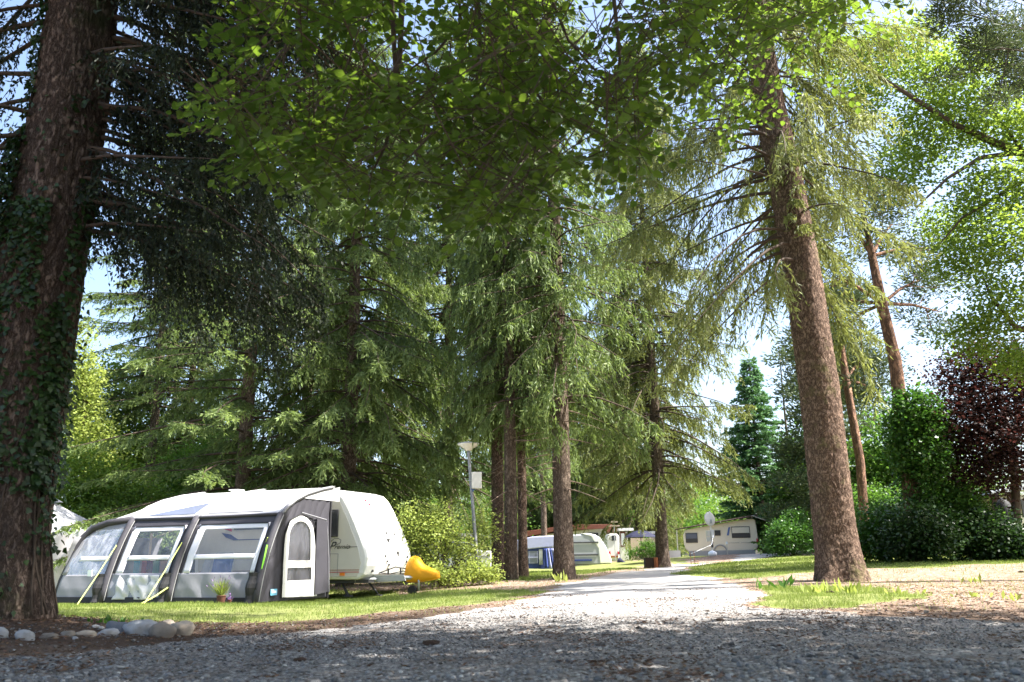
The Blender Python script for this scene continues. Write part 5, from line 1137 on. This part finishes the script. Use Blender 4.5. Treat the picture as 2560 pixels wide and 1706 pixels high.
MB().tube([(2.45+.42*math.cos(a), -.03, .35+.42*math.sin(a)) for a in np.linspace(0, math.pi, 12)], .05, 6).build('wheel_arch', M['greybox'], g)
MB().box((4.93, -.03, 1.0), (.1, .05, .32)).build('tail_light', M['red'], g)
for x in (3.4, 4.2): MB().box((x, -.02, .9), (.7, .02, .02)).build('seam', M['seam'], g)
MB().add([(-.5, -.3, 1.86), (5.1, -.35, 2.66), (5.1, 2.7, 2.9), (-.5, 2.7, 2.0)], [(0, 1, 2, 3)]).build('shelter_roof', M['brown'], g, solid=.07)
for x in np.linspace(2.2, 4.7, 7): MB().box((x, -.3, 2.22+.143*(x-2.0)), (.06, .06, .12)).build('rafter', M['cream'], g)
MB().add([(4.75, -.45, 2.66), (6.3, -.5, 2.05), (6.5, 2.4, 2.2), (5.0, 2.7, 2.86)], [(0, 1, 2, 3)]).build('gable_roof', M['steel'], g, solid=.05)
for x, y in ((6.2, -.3), (6.3, 2.2), (-.4, -.2)): MB().tube([(x, y, 0), (x, y, 2.05 if x > 0 else 1.85)], .04, 6).build('post', M['cream'], g)
MB().box((5.9, 1.4, 1.2), (1.3, .05, 1.5)).build('end_wall', M['greybox'], g)
# satellite pole
o = base(1782, 1393, 55); g = thing('satellite_pole', 'round satellite dish and meter boxes on a white pole before the beige caravan', 'satellite dish', o); k = lambda y: (at(1782, y, 55)-o).z
MB().tube([(0, 0, 0), (0, 0, k(1278))], .045, 8).build('pole', M['white'], g)
d = MB().ell((0, 0, 0), (.36, .07, .46), 24, 12).build('dish', M['cream'], g, smooth=True); d.location = (-.05, -.1, k(1298)); d.rotation_euler = (R(-12), 0, R(8))
MB().box((0, -.2, k(1304)), (.08, .12, .22)).build('arm', M['greybox'], g)
for y0, y1 in ((1327, 1341), (1343, 1354)): MB().box((-.2, -.05, (k(y0)+k(y1))/2), (.26, .16, k(y0)-k(y1))).build('meter_box', M['cream'], g, bevel=.01)
MB().box((.06, -.08, k(1335)), (.2, .14, .5)).build('cabinet', M['white'], g); MB().box((0, -.06, k(1362)), (.12, .12, .35)).build('clamp', M['dark'], g)
MB().ell((0, 0, .12), (.3, .25, .2), 16, 8).build('foot', M['labelw'], g, smooth=True)
o = base(1819, 1386, 56); g = thing('marker_post', 'short marker post with a white reflector left of the gravel ramp', 'post', o); MB().tube([(0, 0, 0), (0, 0, .7)], .03, 6).build('stem', M['steel'], g); MB().box((0, 0, .74), (.12, .08, .16)).build('reflector', M['labelw'], g)
o = base(1729, 1420, 37); g = thing('stake_fence', 'thin rust coloured stakes with string at the road edge', 'fence', o)
for dx, hh in ((0, .55), (.16, .62), (.3, .25)): MB().tube([(dx, 0, 0), (dx, .1, hh)], .012, 5).build('stake', M['orangewood'], g)
MB().tube([(.0, 0, .5), (1.6, 3, .9), (2.4, 6, 1.4)], .005, 4).build('string', M['labelw'], g); MB().tube([(.1, 0, .22), (-.6, .2, .1)], .008, 4).build('string', M['labelw'], g)
# behind the leafy bush: car, cabinet, sheds
o = base(1133, 1440, 34); g = thing('car', 'silver car half hidden by the leafy bush', 'car', o, R(12))
q = MB().prism([(-2.0, .35), (1.9, .35), (2.02, .55), (1.98, .78), (1.1, .92), (.55, 1.32), (-1.0, 1.36), (-1.75, .98), (-2.05, .85)][::-1], 'y', -.82, .82); q.build('body', M['silver'], g, bevel=.08)
MB().prism([(-.95, .98), (.95, .94), (.5, 1.28), (-.9, 1.31)][::-1], 'y', -.84, .84).build('side_window', M['glass'], g)
for x in (-1.3, 1.25):
    for y in (-.75, .75):
        w = MB().lathe([(.03, -.1), (.29, -.1), (.31, 0), (.29, .1), (.03, .1)], n=20).build('wheel', M['black'], g); w.location = (x, y, .31); w.rotation_euler = (R(90), 0, 0)
for y in (-.6, .6): MB().box((1.98, y, .68), (.08, .3, .14)).build('headlight', M['labelw'], g)
MB().box((2.0, 0, .45), (.06, 1.4, .12)).build('bumper', M['dark'], g)
o = base(1214, 1434, 30); g = thing('white_cabinet', 'white refrigerator standing outdoors between the bush and the mossy trunk', 'fridge', o)
bxp(MB(), 1201, 1378, 1228, 1418, 30, .55, o).build('body', M['white'], g, bevel=.03); bxp(MB(), 1201, 1389.5, 1226, 1390.5, 29.985, .02, o).build('door_gap', M['seam'], g); bxp(MB(), 1201, 1418, 1228, 1436, 30.05, .5, o, True).build('plinth', M['dark'], g); bxp(MB(), 1217, 1393, 1218.5, 1398, 29.96, .03, o).build('handle', M['dark'], g)
o = base(1165, 1430, 42); g = thing('shelter', 'grey shelter with white roof and barred rail seen through the bush', 'shelter', o)
bxp(MB(), 1080, 1335, 1228, 1342, 42, 3, o).build('roof', M['white'], g); bxp(MB(), 1130, 1376, 1186, 1391, 42.2, .1, o).build('panel', M['greybox'], g); bxp(MB(), 1040, 1352, 1085, 1430, 42.6, .1, o, True).build('wall', M['brown'], g)
for x in (1084, 1132, 1188, 1226): bxp(MB(), x, 1340, x+2.5, 1430, 42.1, .08, o, True).build('post', M['cream'], g)
for i in range(7): bxp(MB(), 1158+i*3.6, 1391, 1159.8+i*3.6, 1403, 42.05, .04, o).build('bar', M['labelw'], g)
# hut at the right edge
o = base(2520, 1388, 31.5); g = thing('hut', 'cream hut with pale overhanging roof half behind the copper beech', 'hut', o)
bxp(MB(), 2494, 1238, 2640, 1380, 31.5, 3, o, True).build('wall', M['beige'], g)
polyp(MB(), [(2474, 1236), (2476, 1231), (2560, 1214), (2700, 1200), (2700, 1210), (2560, 1225)], 31.0, 4, o).build('roof', M['steel'], g)
w = bxp(MB(), 2552, 1250, 2600, 1290, 31.45, .08, o).build('window', M['glass'], g)
for x in (2497, 2540): bxp(MB(), x, 1236, x+4, 1385, 31.2, .1, o, True).build('post', M['brown'], g)
o = base(2528, 1390, 30.5); mb = MB().ell((0, 0, .95), (.36, .4, 1.05), 16, 10); mb.v = [(x, y, max(z, -.02)) for x, y, z in mb.v]; tag(mb.build('barbecue_cover', M['black'], None, smooth=True, loc=o), 'tall black cover standing in front of the hut', 'cover')
o = base(2060, 1392, 44); g = thing('garden_shed', 'pale shed showing through the bushes left of the leaning trunk', 'shed', base(1995, 1394, 56))
bxp(MB(), 1968, 1322, 2030, 1390, 56, 2, g.location, True).build('wall', M['cream'], g); bxp(MB(), 1962, 1314, 2036, 1322, 55.7, 2.6, g.location).build('roof', M['white'], g)

# ------------------------------------------------------------------ ground cover
r6 = np.random.default_rng(91)
# pebbles
def ico():
    g = (1+5**.5)/2; V = np.array([(-1,g,0),(1,g,0),(-1,-g,0),(1,-g,0),(0,-1,g),(0,1,g),(0,-1,-g),(0,1,-g),(g,0,-1),(g,0,1),(-g,0,-1),(-g,0,1)], float); V /= np.linalg.norm(V[0])
    T = np.array([(0,11,5),(0,5,1),(0,1,7),(0,7,10),(0,10,11),(1,5,9),(5,11,4),(11,10,2),(10,7,6),(7,1,8),(3,9,4),(3,4,2),(3,2,6),(3,6,8),(3,8,9),(4,9,5),(2,4,11),(6,2,10),(8,6,7),(9,8,1)])
    return V, T
n = 130000
y = 3.4+10*r6.random(n)**1.5; x = r6.uniform(-1, 1, n)*(y*.68+.4)
lw, rd = masks(x, y); den = vnoise(x, y, .9, 40, 3)
keep = ~lw & (r6.random(n) < np.where(rd, np.clip(.25+(den-.35)*3.2, .12, 1), .16)) & ~((np.hypot(x-LT.x, y-LT.y) < 1.0))
x, y = x[keep][:40000], y[keep][:40000]; n = len(x); z = gzf(x, y)
s = r6.lognormal(math.log(.0088), .42, n)*np.clip(1.45-y/16, .8, 1.3); s = np.clip(s, .006, .034)
IV, IT = ico()
V = IV[None]*r6.uniform(.72, 1.22, (n, 12, 1))*s[:, None, None]*np.stack([r6.uniform(.8, 1.35, n), r6.uniform(.8, 1.2, n), r6.uniform(.5, .85, n)], -1)[:, None]
a = r6.uniform(0, 6.3, n); ca, sa = np.cos(a)[:, None], np.sin(a)[:, None]
V = np.stack([V[..., 0]*ca-V[..., 1]*sa, V[..., 0]*sa+V[..., 1]*ca, V[..., 2]], -1)+np.stack([x, y, z+s*.25], -1)[:, None]
far = y > 5.6; nf = int((~far).sum()); Vn = V[~far].reshape(-1, 3); T = (IT[None]+(np.arange(nf)*12)[:, None, None]).reshape(-1, 3)
Vf = V[far][:, [5, 6, 9, 11, 0, 2]]                  # six corners are enough for the farther ones
OT = np.array([(0, 4, 2), (0, 3, 4), (0, 2, 5), (0, 5, 3), (1, 2, 4), (1, 4, 3), (1, 5, 2), (1, 3, 5)]); m_ = len(Vf)
T = np.concatenate([T, (OT[None]+(np.arange(m_)*6)[:, None, None]).reshape(-1, 3)+nf*12]); V = np.concatenate([Vn, Vf.reshape(-1, 3)])
def stonemat():
    m, t = newmat('pebble_stone'); b = t.b; g = t.new('ShaderNodeNewGeometry')
    c = t.new('ShaderNodeValToRGB'); e = c.color_ramp.elements; cols = [(.07, .068, .068), (.14, .14, .14), (.19, .165, .145), (.10, .105, .12), (.25, .245, .235), (.09, .07, .055), (.16, .16, .17), (.42, .41, .39)]
    e[0].position = 0; e[0].color = (*cols[0], 1); e[1].position = 1; e[1].color = (*cols[-1], 1)
    for i in range(1, 7):
        q = c.color_ramp.elements.new(i/7); q.color = (*cols[i], 1)
    t.l(g.outputs['Random Per Island'], c.inputs[0]); t.l(t.mixc(.25, c.outputs[0], t.noise(60, 4, .7, t.coord('Object')), 'OVERLAY'), b.inputs['Base Color']); b.inputs['Roughness'].default_value = .75
    return m
M['pebble'] = stonemat()
tag(link('gravel', npmesh('gravel', V.reshape(-1, 3), T=T), M['pebble']), 'loose grey pebbles strewn over the road and the near ground', kind='stuff')
# needles, brown bits and twigs
n = 60000; y = 3.4+12*r6.random(n)**1.4; x = r6.uniform(-1, 1, n)*(y*.68+.4); lw, rd = masks(x, y); den = vnoise(x, y, 1.3, 60, 3)
k = (~lw) & (r6.random(n) < np.where(rd, np.clip((den-.52)*5, .04, .8), .8)); x, y = x[k], y[k]; n = len(x)
P = np.stack([x, y, gzf(x, y)+.012], -1); a = r6.uniform(0, 6.3, n); D = np.stack([np.cos(a), np.sin(a), r6.uniform(-.1, .35, n)], -1)
M['litter'] = leafmat('needle_litter', (.05, .030, .019), (.15, .088, .055), (.15, .08, .04), .1)
tag(link('needle_litter', kitemesh('needle_litter', [diamonds(P, norm(D), r6.uniform(.02, .07, n), r6.uniform(.005, .014, n), r6)], [r6.random(n)]), M['litter']), 'brown needles and bark crumbs lying in drifts on the gravel', kind='stuff')
# grass
def blades(name, n, fx, label, hgt, wid, mat='grass', dens=None):
    x, y = fx(n); lw, rd = masks(x, y); nz = vnoise(x, y, 2.2, 70, 3); k = (lw | (~rd & (r6.random(len(x)) < .10))) & (r6.random(len(x)) < np.clip((nz-.28)*4, .1, 1)); x, y, nz = x[k], y[k], nz[k]; n = len(x)
    z = gzf(x, y); P = np.stack([x, y, z-.005], -1); D = norm(np.stack([r6.normal(size=n)*.4, r6.normal(size=n)*.4, np.ones(n)], -1))
    L = r6.uniform(*hgt, n)*(.6+.8*vnoise(x, y, 1.2, 80, 2)); a = r6.uniform(0, 6.3, n); S = np.stack([np.cos(a), np.sin(a), 0*a], -1)*(r6.uniform(*wid, n)*np.clip(y/18, .7, 2))[:, None]
    V = np.stack([P-S/2, P+S/2, P+D*L[:, None]], 1).reshape(-1, 3); T = np.arange(n*3).reshape(-1, 3)
    tag(link(name, npmesh(name, V, T=T, tone=np.repeat(np.clip(nz*1.2-.2+r6.normal(size=n)*.2, 0, 1), 3)), M[mat]), label, kind='stuff')
blades('grass', 150000, lambda n: (r6.uniform(-13, 1.5, n), r6.uniform(9.3, 23, n)), 'grass strip between the gravel and the awning', (.035, .075), (.006, .013))
blades('grass', 70000, lambda n: ((lambda yy: (r6.uniform(-.1, .68, n)*yy, yy))(24+24*r6.random(n)**1.2)), 'grass of the far lawn on both sides of the road', (.05, .10), (.012, .022))
blades('grass', 60000, lambda n: (r6.uniform(3, 9.5, n), r6.uniform(10, 16.5, n)), 'ragged grass patch in front of the leaning spruce', (.025, .09), (.006, .012))
blades('grass', 50000, lambda n: (r6.uniform(3, 17, n), r6.uniform(16.5, 25, n)), 'grass behind the leaning spruce', (.03, .08), (.008, .016))
blades('grass', 26000, lambda n: (r6.uniform(-12, 3, n), r6.uniform(23, 34, n)), 'grass under the roadside spruces', (.05, .10), (.010, .02))
# ragged single tufts outside the lawns
def tuft(label, px, py, n, h, mat='grass', name='weed', wide=.02, grp=None, sp=.12):
    p = gp(px, py); c = Vector((p[0], p[1], gf(*p))); r = r6
    P = np.stack([r.normal(size=n)*sp, r.normal(size=n)*sp*.8, np.zeros(n)], -1); D = norm(np.stack([r.normal(size=n)*.5, r.normal(size=n)*.5, np.ones(n)], -1))
    t = thing(name, label, 'plant', c, 0, grp)
    V = diamonds(P, D, r.uniform(.6, 1.2, n)*h, r.uniform(.7, 1.2, n)*wide, r, mid=.55)
    for k in range(n): link('leaf', kitemesh('leaf', [V[k:k+1]], [r.random(1)]), M[mat], t)
    return t
tuft('dark dock leaves standing up left of the leaning trunk', 1925, 1474, 7, .28, 'ivy_lit', wide=.07, sp=.14)
tuft('single upright dark leaf beside the leaning trunk', 1968, 1466, 4, .3, 'ivy_lit', wide=.06, sp=.05)
tuft('broad bright weed at the left end of the ragged grass patch', 2035, 1484, 14, .2, 'lime', wide=.06)
tuft('broad bright weed in the middle of the ragged grass patch', 2085, 1480, 14, .22, 'lime', wide=.06)
tuft('pale broad weed at the right end of the ragged grass patch', 2125, 1482, 16, .2, 'lime', wide=.06)
tuft('low weed right of the ragged grass patch', 2262, 1490, 14, .14, 'lime', wide=.05)
tuft('small weed on the needle strewn ground far right', 2432, 1462, 12, .16, 'lime', wide=.05)
tuft('flat weed below the small one far right', 2440, 1496, 12, .1, 'lime', wide=.05)
tuft('weed near the right frame edge', 2535, 1503, 10, .12, 'lime', wide=.05)
tuft('fresh shoots at the foot of the thickest roadside spruce', 1400, 1456, 16, .3, 'lime', wide=.07, sp=.1)
tuft('low green weeds by the nearest boulders', 300, 1563, 26, .09, 'ivy_lit', wide=.04, sp=.2)
# cones and a stick
def cone_at(label, px, py, s):
    p = gp(px, py); mb = MB(); mb.ell((0, 0, s*.4), (s*1.6, s*.55, s*.5), 10, 7, .18)
    tag(mb.build('spruce_cone', M['cone'], loc=(p[0], p[1], gf(*p)), rot=(0, 0, random.uniform(-.5, .5))), label, 'cone', 'spruce cones dropped on the ground')
M['cone'] = pbr('cone_scales', (.07, .042, .028), .9, .5, 60, bump=.8, bs=120)
cone_at('dark cone lying on the near gravel left of the middle', 1076, 1618, .045)
cone_at('cone in the shade nearer the viewer than the road mouth', 1800, 1556, .03)
cone_at('small cone in front of the leaning trunk', 2075, 1480, .04)
cone_at('cone on the sunny ground toward the right edge', 2553, 1432, .045)
cone_at('brownish cone at the lower left of the gravel', 750, 1660, .03)
# boulders
M['boulder'] = pbr('boulder_pale', (.36, .36, .37), .8, .35, 9, bump=.3, bs=30, dirt=(.20, .17, .14), ds=5)
M['boulder2'] = pbr('boulder_brown', (.24, .20, .165), .8, .3, 9, bump=.3, bs=30, dirt=(.13, .11, .09), ds=5)
M['boulder3'] = pbr('boulder_dark', (.13, .14, .165), .75, .3, 9, bump=.3, bs=30)
M['boulder4'] = pbr('boulder_tan', (.42, .35, .28), .8, .3, 9, bump=.3, bs=30, dirt=(.2, .16, .12), ds=5)
def boulder(px, py, w, h, mat, label, tilt=0, seed=0, dep=.8):
    p = gp(px, py+h*.35); Yd = p[1]; k = Yd/F*1.06; r = random.Random(seed); mb = MB(); W, H = w*k*.46, h*k*.46
    mb.ell((0, 0, 0), (1, 1, 1), 20, 14)
    V = []
    for v in mb.v:
        q = Vector(v); s = 1+.30*noise.noise(q*1.1+Vector((seed*3.1, 0, 0)))+.09*noise.noise(q*3.1+Vector((seed, 5, 0)))
        q = Vector((math.copysign(abs(q.x)**.85, q.x), math.copysign(abs(q.y)**.85, q.y), math.copysign(abs(q.z)**.9, q.z)))*s
        V.append((q.x*W, q.y*W*dep, q.z*H*1.15))
    mb.v = V
    tag(mb.build('boulder', M[mat], smooth=True, loc=(p[0], p[1]+W*.4, gf(*p)+H*.36), rot=(0, tilt, r.uniform(-.2, .2))), label, 'boulder', 'boulders edging the bed of the huge trunk')
for a in [(-2, 1583, 34, 30, 'boulder', 'pale boulder cut by the left frame edge'), (57, 1587, 46, 30, 'boulder', 'rounded grey boulder second from the left end of the row'), (120, 1588, 42, 16, 'boulder2', 'flat brown boulder sunk in the soil left of the middle of the row', 0, 3),
          (167, 1585, 36, 17, 'boulder2', 'small brownish boulder right of the flat sunk one', 0, 4), (209, 1587, 48, 17, 'boulder4', 'long low tan boulder at the middle of the row', 0, 5), (266, 1585, 48, 20, 'boulder', 'smooth whitish boulder left of the big pair', 0, 6),
          (290, 1573, 62, 36, 'boulder3', 'dark slate boulder slanting behind the whitish one', .25, 7), (345, 1575, 82, 44, 'boulder', 'largest pale grey boulder of the row', .12, 8), (402, 1580, 60, 46, 'boulder2', 'tall brown boulder right of the largest one', .1, 9), (447, 1576, 60, 40, 'boulder4', 'tan boulder closing the row on the right', .15, 10),
          (238, 1571, 20, 9, 'boulder', 'pebble sized white stone behind the row'), (252, 1574, 14, 8, 'boulder', 'tiny white stone touching the slate boulder'), (187, 1596, 14, 10, 'boulder', 'little white stone in front of the long tan boulder'), (413, 1563, 40, 22, 'boulder4', 'rough tan stone peeping over the tall brown boulder', 0, 12)]:
    boulder(*a)
